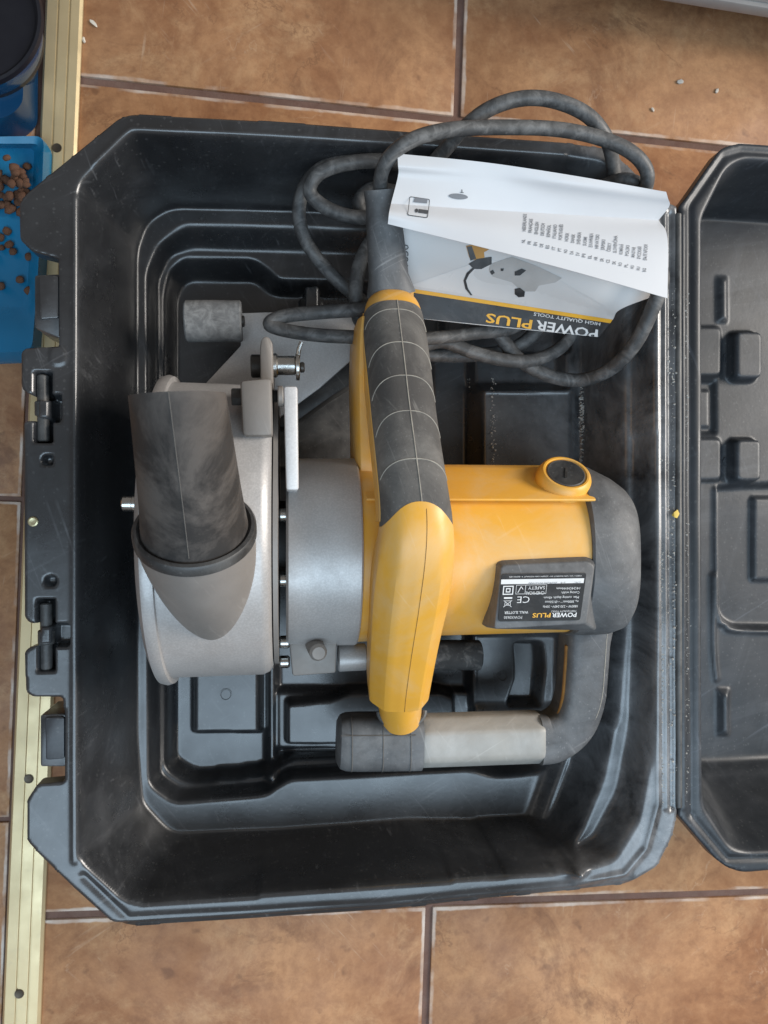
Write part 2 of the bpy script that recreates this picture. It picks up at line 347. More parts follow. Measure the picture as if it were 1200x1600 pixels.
MB().loft([strip_section(a1, b1), strip_section(a0, b0)]).build('strip_rail', M['gold'], strip, sharp=20)
for px, py in ((89, 231), (45, 1217), (30, 1553)):
    c = W(px, py, 0.0052)
    s = MB().lathe(c - Vector((0, 0, 0.001)), (0, 0, 1), [(0, 0.0026), (0.001, 0.0036), (0.0014, 0.0034), (0.0011, 0.0024), (0.0007, 0.0)], 20).build('screw', M['screw'], strip)

# ------------------------------------------------------------------ tool case: moulded trays as fine relief
RZ = 0.13
def sdf(poly, X, Y):
    P = np.array([(p[0], p[1]) for p in poly]); d = np.full(X.shape, 1e9); inside = np.zeros(X.shape, bool); n = len(P)
    gx = np.zeros(X.shape); gy = np.zeros(X.shape)
    for i in range(n):
        a = P[i]; b = P[(i + 1) % n]; e = b - a; L2 = max(e @ e, 1e-14)
        t = np.clip(((X - a[0]) * e[0] + (Y - a[1]) * e[1]) / L2, 0, 1)
        cx = a[0] + t * e[0]; cy = a[1] + t * e[1]; q = (X - cx) ** 2 + (Y - cy) ** 2
        m = q < d; d = np.where(m, q, d); gx = np.where(m, cx, gx); gy = np.where(m, cy, gy)
        if a[1] != b[1]:
            cr = ((a[1] > Y) != (b[1] > Y)) & (X < (b[0] - a[0]) * (Y - a[1]) / (b[1] - a[1]) + a[0]); inside ^= cr
    d = np.sqrt(d); return np.where(inside, -d, d), gx, gy
def px_poly(pts, z, r=6, n=4):
    return [W(p[0], p[1], z) for p in round_poly(pts, r, n)]
def linedist(pts, X, Y):
    P = [np.array((p.x, p.y)) for p in pts]; d = np.full(X.shape, 1e9)
    for a, b in zip(P[:-1], P[1:]):
        e = b - a; t = np.clip(((X - a[0]) * e[0] + (Y - a[1]) * e[1]) / (e @ e), 0, 1)
        d = np.minimum(d, (X - a[0] - t * e[0]) ** 2 + (Y - a[1] - t * e[1]) ** 2)
    return np.sqrt(d)
def relief(name, outline, cell, ops, m, parent, skirt=0.012, blur=2):
    xs = [p.x for p in outline]; ys = [p.y for p in outline]
    gx = np.arange(min(xs) - 2 * cell, max(xs) + 2 * cell, cell); gy = np.arange(min(ys) - 2 * cell, max(ys) + 2 * cell, cell)
    X, Y = np.meshgrid(gx, gy); Z = np.full(X.shape, RZ)
    D, nx, ny = sdf(outline, X, Y)
    for op in ops:
        k = op[0]
        if k == 'ramp':                      # wall running from one outline to the other
            _, top, bot, z = op
            dt = np.maximum(-sdf(top, X, Y)[0], 0); db = np.maximum(sdf(bot, X, Y)[0], 0)
            t = dt / np.maximum(dt + db, 1e-9); t = 0.6 * t + 0.4 * t * t * (3 - 2 * t)
            Z = Z + (z - Z) * t
        elif k == 'pad':                     # plateau with a short draft
            _, poly, z, draft = op
            t = np.clip(-sdf(poly, X, Y)[0] / draft + 0.0, 0, 1); Z = Z + (z - Z) * t
        elif k == 'rel':
            _, poly, dz, draft = op
            t = np.clip(-sdf(poly, X, Y)[0] / draft, 0, 1); Z = Z + dz * t
        elif k == 'ridge':
            _, line, amp, wd = op
            Z = Z + amp * np.exp(-(linedist(line, X, Y) / wd) ** 2)
        elif k == 'blur':
            for _i in range(op[1]):
                Zp = np.pad(Z, 1, mode='edge')
                Z = (Zp[:-2, 1:-1] + Zp[2:, 1:-1] + Zp[1:-1, :-2] + Zp[1:-1, 2:] + 4 * Z) / 8
    # gentle waviness of blow-moulded plastic
    Z = Z + 0.00025 * (np.sin(X * 61 + 1.3 * np.sin(Y * 37)) * np.sin(Y * 53 + np.sin(X * 29)))
    snap = (D > -0.45 * cell) & (D < 1.45 * cell)
    X = np.where(snap, nx, X); Y = np.where(snap, ny, Y)
    ok = D < 1.45 * cell
    R_, C_ = X.shape; idx = np.arange(R_ * C_).reshape(R_, C_)
    fo = ok[:-1, :-1] & ok[1:, :-1] & ok[:-1, 1:] & ok[1:, 1:]
    cen = (D[:-1, :-1] + D[1:, :-1] + D[:-1, 1:] + D[1:, 1:]) / 4
    fo &= cen < 0.35 * cell
    F4 = np.stack([idx[:-1, :-1][fo], idx[:-1, 1:][fo], idx[1:, 1:][fo], idx[1:, :-1][fo]], 1)
    used, inv = np.unique(F4.ravel(), return_inverse=True); F4 = inv.reshape(-1, 4)
    V = np.stack([X.ravel()[used], Y.ravel()[used], Z.ravel()[used]], 1)
    E = np.concatenate([F4[:, [0, 1]], F4[:, [1, 2]], F4[:, [2, 3]], F4[:, [3, 0]]])
    key = np.sort(E, 1); _, first, cnt = np.unique(key[:, 0].astype(np.int64) * len(V) + key[:, 1], return_index=True, return_counts=True)
    be = E[first[cnt == 1]]; bv, binv = np.unique(be.ravel(), return_inverse=True); be2 = binv.reshape(-1, 2)
    n0 = len(V); r1 = V[bv] + np.array([0, 0, -0.0016]); r2 = V[bv] + np.array([0, 0, -skirt])
    g = np.array([(X.mean(), Y.mean(), 0)])
    # lower the rim vertices slightly so that the edge reads as rounded
    V[bv, 2] -= 0.0008
    V = np.concatenate([V, r1, r2]); nb = len(bv)
    S1 = np.stack([be[:, 1], be[:, 0], be2[:, 0] + n0, be2[:, 1] + n0], 1)
    S2 = np.stack([be2[:, 1] + n0, be2[:, 0] + n0, be2[:, 0] + n0 + nb, be2[:, 1] + n0 + nb], 1)
    FF = np.concatenate([F4, S1, S2]); V = V - np.array(wpos(parent))
    me = bpy.data.meshes.new(name); me.vertices.add(len(V)); me.vertices.foreach_set('co', V.ravel().astype(np.float32))
    me.loops.add(FF.size); me.loops.foreach_set('vertex_index', FF.ravel().astype(np.int32))
    me.polygons.add(len(FF)); me.polygons.foreach_set('loop_start', np.arange(0, FF.size, 4, dtype=np.int32))
    me.update(calc_edges=True); me.validate()
    me.shade_smooth(); me.materials.append(m)
    o = bpy.data.objects.new(name, me); COL.objects.link(o); o.parent = parent; return o

c0 = W(600, 800, 0); c0.z = 0
case = empty('tool_case', c0, 'open black dusty plastic tool case lying on the tiles with its lid folded out', 'tool case')
out_px = [(205, 178), (420, 189), (640, 205), (880, 222), (950, 232), (985, 262), (1032, 312), (1058, 322),
          (1058, 1272), (1052, 1305), (1022, 1364), (985, 1386), (600, 1427), (205, 1453), (180, 1446), (115, 1388), (60, 1334), (42, 1314),
          (42, 1250), (58, 1226), (101, 1222), (101, 1198), (101, 1115), (97, 1089), (50, 1089), (40, 1080), (39, 1018), (45, 1012), (62, 1008), (64, 975),
          (45, 973), (38, 964), (37, 662), (41, 658), (61, 657), (61, 622), (40, 613), (33, 604), (33, 550), (40, 544), (92, 541), (92, 528), (91, 404),
          (82, 401), (50, 392), (31, 374), (30, 318), (40, 303), (185, 185)]
rad = [14, 0, 0, 0, 10, 0, 0, 4, 4, 14, 14, 14, 0, 12, 12, 0, 0, 6, 4, 3, 3, 0, 4, 4, 5, 4, 2, 3, 2, 2, 4, 4, 3, 2, 2, 2, 4, 5, 5, 3, 3, 0, 3, 0, 6, 6, 6, 6, 6]
outline = px_poly(out_px, RZ, rad, 4)
A = px_poly([(205, 206), (420, 215), (640, 228), (880, 245), (945, 254), (985, 300), (1016, 350), (1020, 1000), (1018, 1180), (1000, 1280), (960, 1345), (900, 1356),
             (600, 1381), (220, 1408), (195, 1400), (124, 1340), (121, 1000), (122, 300), (128, 283)], RZ, 14)
A2 = px_poly([(213, 395), (228, 345), (268, 322), (460, 326), (880, 346), (905, 400), (908, 600), (908, 940), (880, 1180), (838, 1292), (800, 1290),
              (640, 1284), (440, 1300), (270, 1306), (222, 1255), (213, 1150)], 0.05, 16)
M1 = px_poly([(222, 252), (420, 258), (640, 272), (880, 288), (950, 305), (990, 370), (993, 700), (992, 1000), (986, 1130), (965, 1235), (925, 1312), (885, 1330),
              (600, 1352), (230, 1378), (205, 1372), (155, 1320), (153, 1000), (153, 320)], 0.105, 14)
M2 = px_poly([(224, 256), (420, 262), (640, 276), (875, 292), (940, 310), (974, 380), (977, 700), (976, 960), (965, 1110), (940, 1215), (905, 1300), (880, 1326),
              (600, 1349), (230, 1375), (207, 1369), (157, 1318), (155, 1000), (155, 322)], 0.103, 14)
C1 = px_poly([(229, 425), (245, 385), (284, 350), (460, 353), (870, 372), (884, 400), (886, 700), (886, 1100), (845, 1206), (765, 1212), (735, 1200), (450, 1216), (420, 1240),
              (270, 1253), (232, 1225)], 0.05, 14)
C2 = px_poly([(246, 440), (266, 398), (300, 390), (560, 397), (850, 408), (866, 440), (868, 700), (864, 1080), (835, 1190), (772, 1198), (745, 1186), (450, 1200), (412, 1224),
              (285, 1234), (250, 1210)], 0.034, 12)
D1 = px_poly([(256, 460), (262, 425), (285, 402), (398, 404), (424, 424), (436, 438), (560, 440), (720, 446), (730, 520), (740, 590), (745, 740), (742, 1000), (742, 1172), (456, 1186),
              (412, 1210), (290, 1222), (258, 1200)], 0.034, 12)
D2 = px_poly([(276, 470), (290, 440), (400, 440), (420, 458), (440, 462), (560, 464), (695, 470), (705, 560), (728, 600), (730, 740), (728, 1000), (724, 1160), (452, 1170), (405, 1196), (310, 1206),
              (275, 1186)], 0.014, 12)
def rect(x0, y0, x1, y1, z, r=6): return px_poly([(x0, y0), (x1, y0), (x1, y1), (x0, y1)], z, r)
def pl(pts, z): return [W(p[0], p[1], z) for p in pts]
def ln(pts, z): return [W(p[0], p[1], z) for p in (catmull(pts, 6) if len(pts) > 2 else pts)]
ops = [('ramp', A, M1, 0.105), ('ramp', M2, A2, 0.05), ('ramp', C1, C2, 0.034), ('ramp', D1, D2, 0.014), ('blur', 4),
       # pads and pockets on the bottom
       ('pad', rect(296, 1020, 412, 1152, 0.03, 8), 0.032, 0.005), 
       ('ridge', ln([(425, 1040), (425, 1200)], 0.02), 0.010, 0.004),
       ('pad', rect(428, 1078, 740, 1180, 0.028, 12), 0.022, 0.004),
       ('pad', px_poly([(446, 1097), (520, 1090), (545, 1080), (690, 1078), (712, 1088), (714, 1166), (446, 1166)], 0.034, 8), 0.036, 0.002),
       ('pad', rect(738, 590, 912, 760, 0.06, 14), 0.058, 0.010), ('rel', rect(757, 612, 900, 760, 0.058, 6), -0.0012, 0.001),
       ('pad', rect(668, 545, 738, 760, 0.02, 8), 0.019, 0.006),
       ('pad', rect(735, 985, 880, 1112, 0.034, 10), 0.030, 0.006), ('pad', px_poly([(803, 1003), (848, 1003), (852, 1040), (846, 1104), (790, 1104), (806, 1060)], 0.03, 8), 0.012, 0.003),
       
       ('pad', rect(471, 440, 505, 500, 0.06, 8), 0.060, 0.003),
       ('pad', rect(690, 470, 880, 560, 0.03, 10), 0.022, 0.006),
       # ribs on the hinge-side wall
       ('ridge', ln([(905, 1110), (880, 1190), (845, 1285)], 0.06), 0.016, 0.0055),
       ('ridge', ln([(1004, 430), (1005, 900), (1000, 1080), (985, 1220), (950, 1310)], 0.115), 0.0, 0.0034),
       # rim
       ('ridge', pl([(1024, 345), (1026, 800), (1027, 1255), (1008, 1325), (975, 1365), (900, 1382)], RZ), 0.0022, 0.0022),
       ('ridge', ln([(1037, 335), (1038, 800), (1041, 1262)], RZ), 0.0022, 0.0016), ('ridge', ln([(1047, 335), (1048, 800), (1050, 1262)], RZ), -0.0025, 0.0020),
       ('ridge', ln([(119, 310), (118, 800), (117, 1345)], RZ), 0.0012, 0.0020),
       ('ridge', pl([(150, 255), (205, 202), (420, 212), (640, 225), (880, 242)], RZ), 0.0014, 0.0022),
       ('ridge', pl([(130, 1370), (200, 1436), (600, 1413), (985, 1374)], RZ), -0.0020, 0.0022),
       ('pad', px_poly([(100, 1440), (205, 1441), (600, 1416), (990, 1376), (1030, 1352), (1070, 1400), (600, 1500), (100, 1500)], RZ, 2), RZ - 0.004, 0.002),
       ('blur', 1),
       # latch slots in the flange
       ('pad', rect(52, 580, 81, 626, RZ, 3), RZ - 0.016, 0.002), ('pad', rect(53, 652, 82, 693, RZ, 3), RZ - 0.016, 0.002),
       ('pad', rect(74, 615, 97, 660, RZ, 8), RZ - 0.016, 0.002),
       ('pad', rect(56, 936, 87, 980, RZ, 3), RZ - 0.016, 0.002), ('pad', rect(57, 1006, 87, 1050, RZ, 3), RZ - 0.016, 0.002),
       ('pad', rect(78, 974, 109, 1012, RZ, 8), RZ - 0.014, 0.002),
       ('pad', rect(65, 710, 83, 728, RZ, 9), RZ - 0.006, 0.001), ('pad', rect(69, 899, 88, 917, RZ, 9), RZ - 0.006, 0.001), ('rel', rect(76, 542, 105, 572, RZ, 13), 0.0010, 0.0010)]
relief('base_tray', outline, 0.00125, ops, M['case'], case)

# lid, folded flat to the right on its own back
lout_px = [(1061, 322), (1075, 305), (1096, 275), (1127, 231), (1150, 224), (1700, 262), (1850, 360), (1850, 1215), (1700, 1320), (1160, 1364), (1135, 1355), (1118, 1342), (1061, 1276)]
lout = px_poly(lout_px, RZ, [2, 4, 4, 12, 12, 30, 30, 30, 30, 12, 8, 4, 2], 4)
L1 = px_poly([(1097, 340), (1136, 264), (1160, 250), (1690, 290), (1810, 370), (1810, 1205), (1690, 1296), (1165, 1336), (1140, 1325), (1098, 1258)], RZ, 14)
L2 = px_poly([(1040, 400), (1062, 348), (1100, 338), (1560, 372), (1610, 430), (1610, 1130), (1560, 1176), (1100, 1192), (1062, 1182), (1040, 1130)], 0.05, 14)
lops = [('ramp', L1, L2, 0.05), ('blur', 2),
        ('ridge', ln([(1100, 1205), (1300, 1196)], 0.06), 0.004, 0.004),
        ('pad', rect(1085, 508, 1131, 588, 0.055, 10), 0.0535, 0.0015), ('pad', rect(1153, 513, 1199, 592, 0.065, 12), 0.061, 0.0015),
        ('pad', rect(1085, 683, 1131, 752, 0.055, 10), 0.0535, 0.0015), ('pad', rect(1153, 683, 1198, 754, 0.065, 12), 0.061, 0.0015),
        ('pad', rect(1085, 592, 1120, 680, 0.05, 5), 0.046, 0.003), ('pad', rect(1085, 608, 1112, 668, 0.05, 3), 0.048, 0.001),
        ('rel', px_poly([(1117, 758), (1300, 750), (1300, 986), (1150, 985), (1128, 972), (1119, 950)], 0.05, 10), -0.007, 0.004),
        ('ridge', ln([(1119, 766), (1120, 950), (1132, 975), (1155, 984), (1300, 985)], 0.05), 0.0035, 0.0022),
        ('ridge', ln([(1113, 900), (1114, 1010), (1118, 1060)], 0.05), 0.003, 0.002),
        ('rel', rect(1174, 776, 1320, 908, 0.045, 4), 0.004, 0.0012),
        ('rel', rect(1118, 1074, 1140, 1150, 0.05, 3), 0.006, 0.006), ('rel', rect(1118, 432, 1137, 506, 0.05, 3), 0.004, 0.004),
        ('ridge', ln([(1078, 325), (1079, 800), (1082, 1270)], RZ), -0.0022, 0.0022), ('ridge', ln([(1066, 335), (1067, 800), (1068, 1262)], RZ), 0.0016, 0.0016),
        ('ridge', pl([(1080, 318), (1132, 244), (1160, 236), (1300, 244)], RZ), -0.0018, 0.002), ('ridge', pl([(1082, 1275), (1138, 1342), (1300, 1340)], RZ), -0.0018, 0.002),
        ('blur', 1)]
relief('lid', lout, 0.0014, lops, M['lid'], case)
def mark(px, py, z, r, m):      # round ejector marks left by the mould
    MB().lathe(W(px, py, z), (0, 0, 1), [(-0.001, 0.0), (-0.001, r), (0.0007, r), (0.0007, r - 0.0005), (0.0002, r - 0.0009), (0.0002, 0.0)], 24).build('mould_mark', m, case)
mark(353, 1085, 0.0322, 0.0045, M['case']); mark(785, 1056, 0.0302, 0.0042, M['case']); mark(1137, 559, 0.0502, 0.0040, M['lid']); mark(1136, 721, 0.0502, 0.0038, M['lid'])
# outer shells below the rims
def shell(name, poly, zt, m):
    cx = sum(p.x for p in poly) / len(poly); cy = sum(p.y for p in poly) / len(poly)
    ring = lambda s, z: [Vector((cx + (p.x - cx) * s, cy + (p.y - cy) * s, z)) for p in poly]
    rs = [ring(1.012, zt), ring(0.985, 0.03), ring(0.965, 0.010), ring(0.95, 0.006)]
    mb = MB().loft(rs, cap=False); n = len(poly); k = len(mb.v)
    mb.f.append(tuple(range(3 * n, 4 * n)))
    return mb.build(name, m, case)
shell('outer_shell', A, RZ - 0.006, M['case']); shell('outer_shell', L1, RZ - 0.006, M['lid'])
# hinge
MB().cyl(W(1059, 334, RZ - 0.001), W(1060, 1262, RZ - 0.001), 0.0026, 14).build('hinge_pin', M['black'], case)
# latch bars and latch blocks on the left flange
def bar(px, y0, y1, z):
    a = W(px, y0, z); b = W(px + 1, y1, z)
    MB().cyl(a, b, 0.0036, 14).cyl(a.lerp(b, 0.40), a.lerp(b, 0.62), 0.0050, 14).build('latch_pin', M['black'], case)
bar(67, 586, 690, RZ - 0.006); bar(72, 942, 1046, RZ - 0.006)
def latch(x0, y0, x1, y1, slant, label=None):
    zt = RZ - 0.003
    top = px_poly([(x0, y0), (x1, y0 - 2), (x1, y1 + slant), (x0, y1)], zt, 3, 2); bot = [p + Vector((0.0, 0, -0.034)) for p in top]
    inn = px_poly([(x0 + 9, y0 + 3), (x1 - 1, y0 + 2), (x1 - 1, y1 - 14), (x0 + 10, y1 - 12)], zt, 3, 2)
    mb = MB().prism(bot, top); b = mb.build('latch', M['case'], case, bevel=0.0012)
    plate = [p + Vector((0, 0, 0.0022)) for p in inn]
    MB().prism([p + Vector((0, 0, -0.001)) for p in inn], plate).build('latch_plate', M['lid'] if label else M['case'], b, bevel=0.0008)
latch(54, 430, 94, 512, 16); latch(63, 1117, 103, 1198, 0, 1)
MB().lathe(W(52, 815, RZ), (0, 0, 1), [(0, 0.0032), (0.0010, 0.0030), (0.0014, 0.0022), (0.0012, 0.0010), (0.0015, 0.0)], 18).build('rivet', M['brass'], case)

# ------------------------------------------------------------------ the wall slotter
tc_ = W(600, 850, 0.0); tc_.z = 0.014
tool = empty('wall_slotter', tc_, 'yellow and silver electric wall slotter with dark rubber grip lying in the case', 'power tool')
X_ = Vector((1, 0, 0))
# guard drum
gy = W(330, 827, 0.12).y; GZ = 0.118; GR = 0.0965
gx0 = W(249, 1050, 0.12).x; gx1 = W(428, 827, 0.12).x
Lg = gx1 - gx0
prof = [(0, 0.0), (0, GR - 0.014), (0.002, GR - 0.006), (0.005, GR + 0.0005), (0.0085, GR + 0.0015), (0.0115, GR + 0.0005), (0.0118, GR - 0.0025), (0.0135, GR - 0.0030),
        (Lg - 0.006, GR - 0.0035), (Lg - 0.002, GR - 0.0055), (Lg, GR - 0.009), (Lg, 0.0)]
g = MB().lathe((gx0, gy, GZ), X_, prof, 128).build('blade_guard', M['alu'], tool)
MB().cyl((gx0 - 0.0005, gy, GZ), (gx0 + 0.0, gy, GZ), 0.06, 48, 0.0001).build('guard_disc', M['alubrown'], g) if False else None
# edge plate of the guard on the machine side
MB().lathe((gx1 + 0.0008, gy, GZ), X_, [(0, 0.0), (0, GR - 0.010), (0.0026, GR - 0.010), (0.0026, 0.0)], 96).build('guard_plate', M['alubrown'], tool)
# dust outlet hood, collar, tube
T0 = W(305, 829, 0.222); T1 = W(278, 617, 0.274); dax = (T1 - T0).normalized()
e1 = X_ - dax * X_.dot(dax); e1.normalize(); e2 = dax.cross(e1)
def ringt(c, r, n=56): return [c + (e1 * math.cos(2 * PI * k / n) + e2 * math.sin(2 * PI * k / n)) * r for k in range(n)]
rs = []
for k in range(11):
    t = k / 10; rr = 0.0300 * (1 - 0.62 * t ** 1.6); cc = T0 - dax * (0.003 + 0.088 * t) + Vector((0.006 * t, 0, 0)) - Vector((0, 0, 0.012 * t * t))
    rs.append(ringt(cc, rr))
MB().loft(rs).build('dust_outlet', M['alubrown'], tool)
MB().lathe(T0, dax, [(-0.003, 0.024), (-0.003, 0.0302), (-0.0022, 0.0310), (0.0022, 0.0310), (0.0034, 0.0302), (0.0040, 0.0285), (0.0026, 0.0268), (0.0026, 0.022)], 72).build('collar', M['black'], tool)
nrm = Vector((-0.06, 1, 0.10)); Lt = (T1 - T0).length; rs = []; ri = []
for k in range(15):
    t = k / 14; c = T0.lerp(T1, t); r = 0.0262 + (0.0208 - 0.0262) * t + 0.001 * (1 - t) ** 6
    full = ringt(c, r); inn = ringt(c, r - 0.0022)
    if True:      # the mouth is cut obliquely: shear rings gradually towards the cut plane
        def cut(p): 
            s = (T1 - p).dot(nrm) / dax.dot(nrm); sh = s - (Lt * (1 - t)); return p + dax * (sh * t ** 3)
        full = [cut(p) for p in full]; inn = [cut(p) for p in inn]
    rs.append(full); ri.append(inn)
MB().loft(rs + ri[::-1][:12], cap=False).build('dust_tube', M['tube'], tool)
# mould lines on the tube
def surf_line(name, pts, r, m): MB().tube(pts, r, 6).build(name, m, tool)
kk = max(range(56), key=lambda k: rs[7][k].z + 0.3 * rs[7][k].x * 0)
surf_line('tube_seam', [r_[kk] + Vector((0, 0, 0.0001)) for r_ in rs[1:]], 0.00022, M['seamfaint'])
# spindle pin on the left of the guard
p = W(191, 787, 0.15); q = W(216, 787, 0.15)
MB().cyl(p, q, 0.0046, 24, 0.0007).cyl(p + (q - p) * 0.62, q, 0.0050, 24, 0.0004).cyl(q, q + Vector((0.02, 0, 0)), 0.0045, 20).build('lock_pin', M['steel'], tool)

# gearbox
my = W(700, 860, 0.105).y; MZ = 0.106
xa = W(447, 860, 0.14).x; xb = W(566, 860, 0.160).x; Rg = 0.0625
MB().lathe((xa, my, MZ), X_, [(0, 0.0), (0, Rg - 0.002), (0.0015, Rg), (xb - xa - 0.001, Rg + 0.0006), (xb - xa, Rg), (xb - xa, 0)], 96).build('gear_housing', M['alu'], tool, sharp=30)
lb = W(490, 1022, 0.125); 
poly = [(452, 992), (528, 992), (528, 1012), (545, 1012), (545, 1030), (528, 1046), (526, 1054), (456, 1058)]
def pxprism(name, pts, z0, z1, m, parent, bev=0.0012, r=0, shrink=0):
    t = px_poly(pts, z1, r, 3) if r else Wp(pts, z1)
    b = [Vector((p.x, p.y, z0)) for p in t]
    return MB().prism(b, t).build(name, m, parent, bevel=bev)
pxprism('gear_foot', [(450, 985), (527, 982), (525, 1052), (457, 1057)], 0.075, 0.128, M['alubrown'], tool, 0.0016)
MB().cyl(W(528, 1028, 0.105), W(572, 1026, 0.105), 0.0092, 24).build('side_tube', M['alu'], tool)
c = W(490, 1005, 0.125); c2 = W(498, 1021, 0.146)
MB().lathe(c, c2 - c, [(0, 0.0058), ((c2 - c).length - 0.002, 0.0056), ((c2 - c).length, 0.004), ((c2 - c).length + 0.0004, 0)], 28).build('stop_button', M['alubrown'], tool)
MB().cyl((gx1 + 0.002, my + 0.006, MZ + 0.01), (xa + 0.004, my + 0.006, MZ + 0.01), 0.028, 40).build('spindle', M['black'], tool)
for py, z in ((805, 0.152), (906, 0.150), (1003, 0.124), (1034, 0.118)):
    c = W(446, py, z); MB().cyl(c - X_ * 0.0042, c + X_ * 0.003, 0.0042, 16, 0.0012).build('bolt', M['steel'], tool)
# adjusting plate, bolt and bracket
t = W(454, 684, 0.165)
pxprism('depth_plate', [(443, 603), (465, 603), (467, 766), (447, 766)], 0.10, 0.190, M['alulight'], tool, 0.0016)
pxprism('bracket', [(375, 594), (424, 590), (426, 681), (379, 681)], 0.12, 0.201, M['alubrown'], tool, 0.0022)
c = W(362, 620, 0.186); MB().cyl(c, W(380, 620, 0.186), 0.0052, 6, 0.0004).build('bolt_head', M['darksteel'], tool)
th = MB(); A_ = W(423, 619, 0.186); B_ = W(444, 619, 0.186); n = 10
th.lathe(A_, B_ - A_, [x for k in range(n) for x in ((k / n * (B_ - A_).length, 0.0030), ((k + .5) / n * (B_ - A_).length, 0.0040))], 20).build('threaded_bolt', M['darksteel'], tool)
MB().cyl(W(434, 619, 0.186), W(443, 619, 0.186), 0.0058, 24, 0.0006).build('lock_nut', M['alubrown'], tool)
# pivot ear and pin
e = [(407, 600), (406, 545), (408, 530), (413, 525), (420, 526), (426, 536), (427, 600)]
pxprism('pivot_ear', e, 0.085, 0.150, M['alubrown'], tool, 0.0015)
MB().cyl(W(392, 572, 0.128), W(412, 572, 0.128), 0.0074, 28).build('pivot_head', M['darksteel'], tool)
MB().cyl(W(424, 571, 0.128), W(462, 571, 0.128), 0.0062, 28).cyl(W(424, 571, 0.128), W(434, 571, 0.128), 0.0078, 28).build('pivot_pin', M['steel'], tool)
MB().cyl(W(462, 573, 0.128), W(468, 573, 0.128), 0.0088, 28, 0.0004).build('washer', M['steel'], tool)
MB().cyl(W(468, 574, 0.128), W(476, 574, 0.128), 0.0034, 18).build('pin_tip', M['darksteel'], tool)
MB().tube([W(465, 560, 0.131), W(467, 545, 0.134), W(471, 534, 0.135)], 0.0014, 8).build('spring_clip', M['steel'], tool)
# shoe plate with rollers
sp = [(376, 489), (470, 486), (562, 488), (562, 540), (545, 566), (500, 606), (440, 650), (428, 664), (330, 664), (322, 598), (376, 540)]
pxprism('base_plate', sp, 0.073, 0.077, M['alulight'], tool, 0.0008)
sk = [(562, 540), (545, 566), (500, 606), (440, 650), (428, 664), (450, 668), (520, 618), (560, 592), (575, 575), (575, 540)]
pxprism('plate_skirt', sk, 0.04, 0.074, M['black'], tool, 0.001)
pxprism('blade_cover', [(424, 652), (552, 585), (575, 590), (575, 730), (424, 730)], 0.03, 0.045, M['black'], tool, 0.002)
def roller(x0, y0, x1, y1, z, m):
    a = W(x0, (y0 + y1) / 2, z); b = W(x1, (y0 + y1) / 2, z); r = (y1 - y0) / 2 * mpp(x0, y0, z)
    rl = MB().lathe(a, b - a, [(0, 0.002), (0, r - 0.001), (0.001, r), ((b - a).length / 2, r * 1.01), ((b - a).length - 0.001, r), ((b - a).length, r - 0.001), ((b - a).length, 0.002)], 40).build('roller', m, tool)
    MB().cyl(a - X_ * 0.002, b + X_ * 0.002, 0.004, 14).build('roller_axle', M['darksteel'], rl)
roller(290, 470, 378, 534, 0.085, M['roller']); roller(667, 1000, 750, 1047, 0.062, M['roller2'])

# motor
mx0 = xb - 0.001; mx1 = W(918, 860, 0.155).x; Rm = 0.0580
MB().lathe((mx0, my, MZ), X_, [(0, 0.0), (0, Rm + 0.002), (0.002, Rm + 0.003), (0.03, Rm + 0.002), (0.05, Rm), (mx1 - mx0, Rm - 0.0005), (mx1 - mx0, 0)], 96).build('motor_housing', M['yellow'], tool)
# flat shoulder on the far side, with a step
sh0 = W(566, 752, 0.135).x; sh1 = W(908, 752, 0.135).x
yA = W(700, 727, 0.115).y; yB = W(700, 783, 0.158).y
sec = [(yA - 0.001, 0.075), (yA, 0.090), (yA, 0.122), (yA - 0.003, 0.131), (yA - 0.010, 0.1385), (yB + 0.0015, 0.1595), (yB, 0.1590), (yB, 0.10)]
MB().loft([[Vector((x, y, z)) for y, z in sec] for x in (sh0, sh1)]).build('housing_shoulder', M['yellow'], tool, bevel=0.0008)
# lip along the near side
yl = W(700, 986, 0.10).y
MB().box(((sh0 + sh1) / 2 + 0.012, yl + 0.004, 0.104), sh1 - sh0 - 0.03, 0.009, 0.005).build('housing_lip', M['yellow'], tool, bevel=0.0012)
# rear cap
def cap_ring(px, top, bot, hh, pw, n=64):
    x = W(px, 850, 0.152).x; y0 = W(px, top, 0.110).y; y1 = W(px, bot, 0.105).y; c = (y0 + y1) / 2; r = []
    for k in range(n):
        a = 2 * PI * k / n; ca, sa = math.cos(a), math.sin(a)
        r.append(Vector((x, c + (y0 - y1) / 2 * math.copysign(abs(ca) ** (2 / pw), ca), MZ + hh * math.copysign(abs(sa) ** (2 / pw), sa))))
    return r
first = [Vector((mx1 - 0.0005, my + math.cos(2 * PI * k / 64) * (Rm + 0.001), MZ + math.sin(2 * PI * k / 64) * (Rm + 0.001))) for k in range(64)]
MB().loft([first, cap_ring(917, 727, 988, 0.0600, 2.3), cap_ring(940, 729, 987, 0.0605, 2.6), cap_ring(968, 744, 984, 0.0595, 2.9), cap_ring(985, 756, 978, 0.0570, 3.0), cap_ring(993, 764, 968, 0.0535, 3.0), cap_ring(997, 776, 955, 0.0470, 3.0)]).build('rear_cap', M['capblack'], tool, sharp=28)
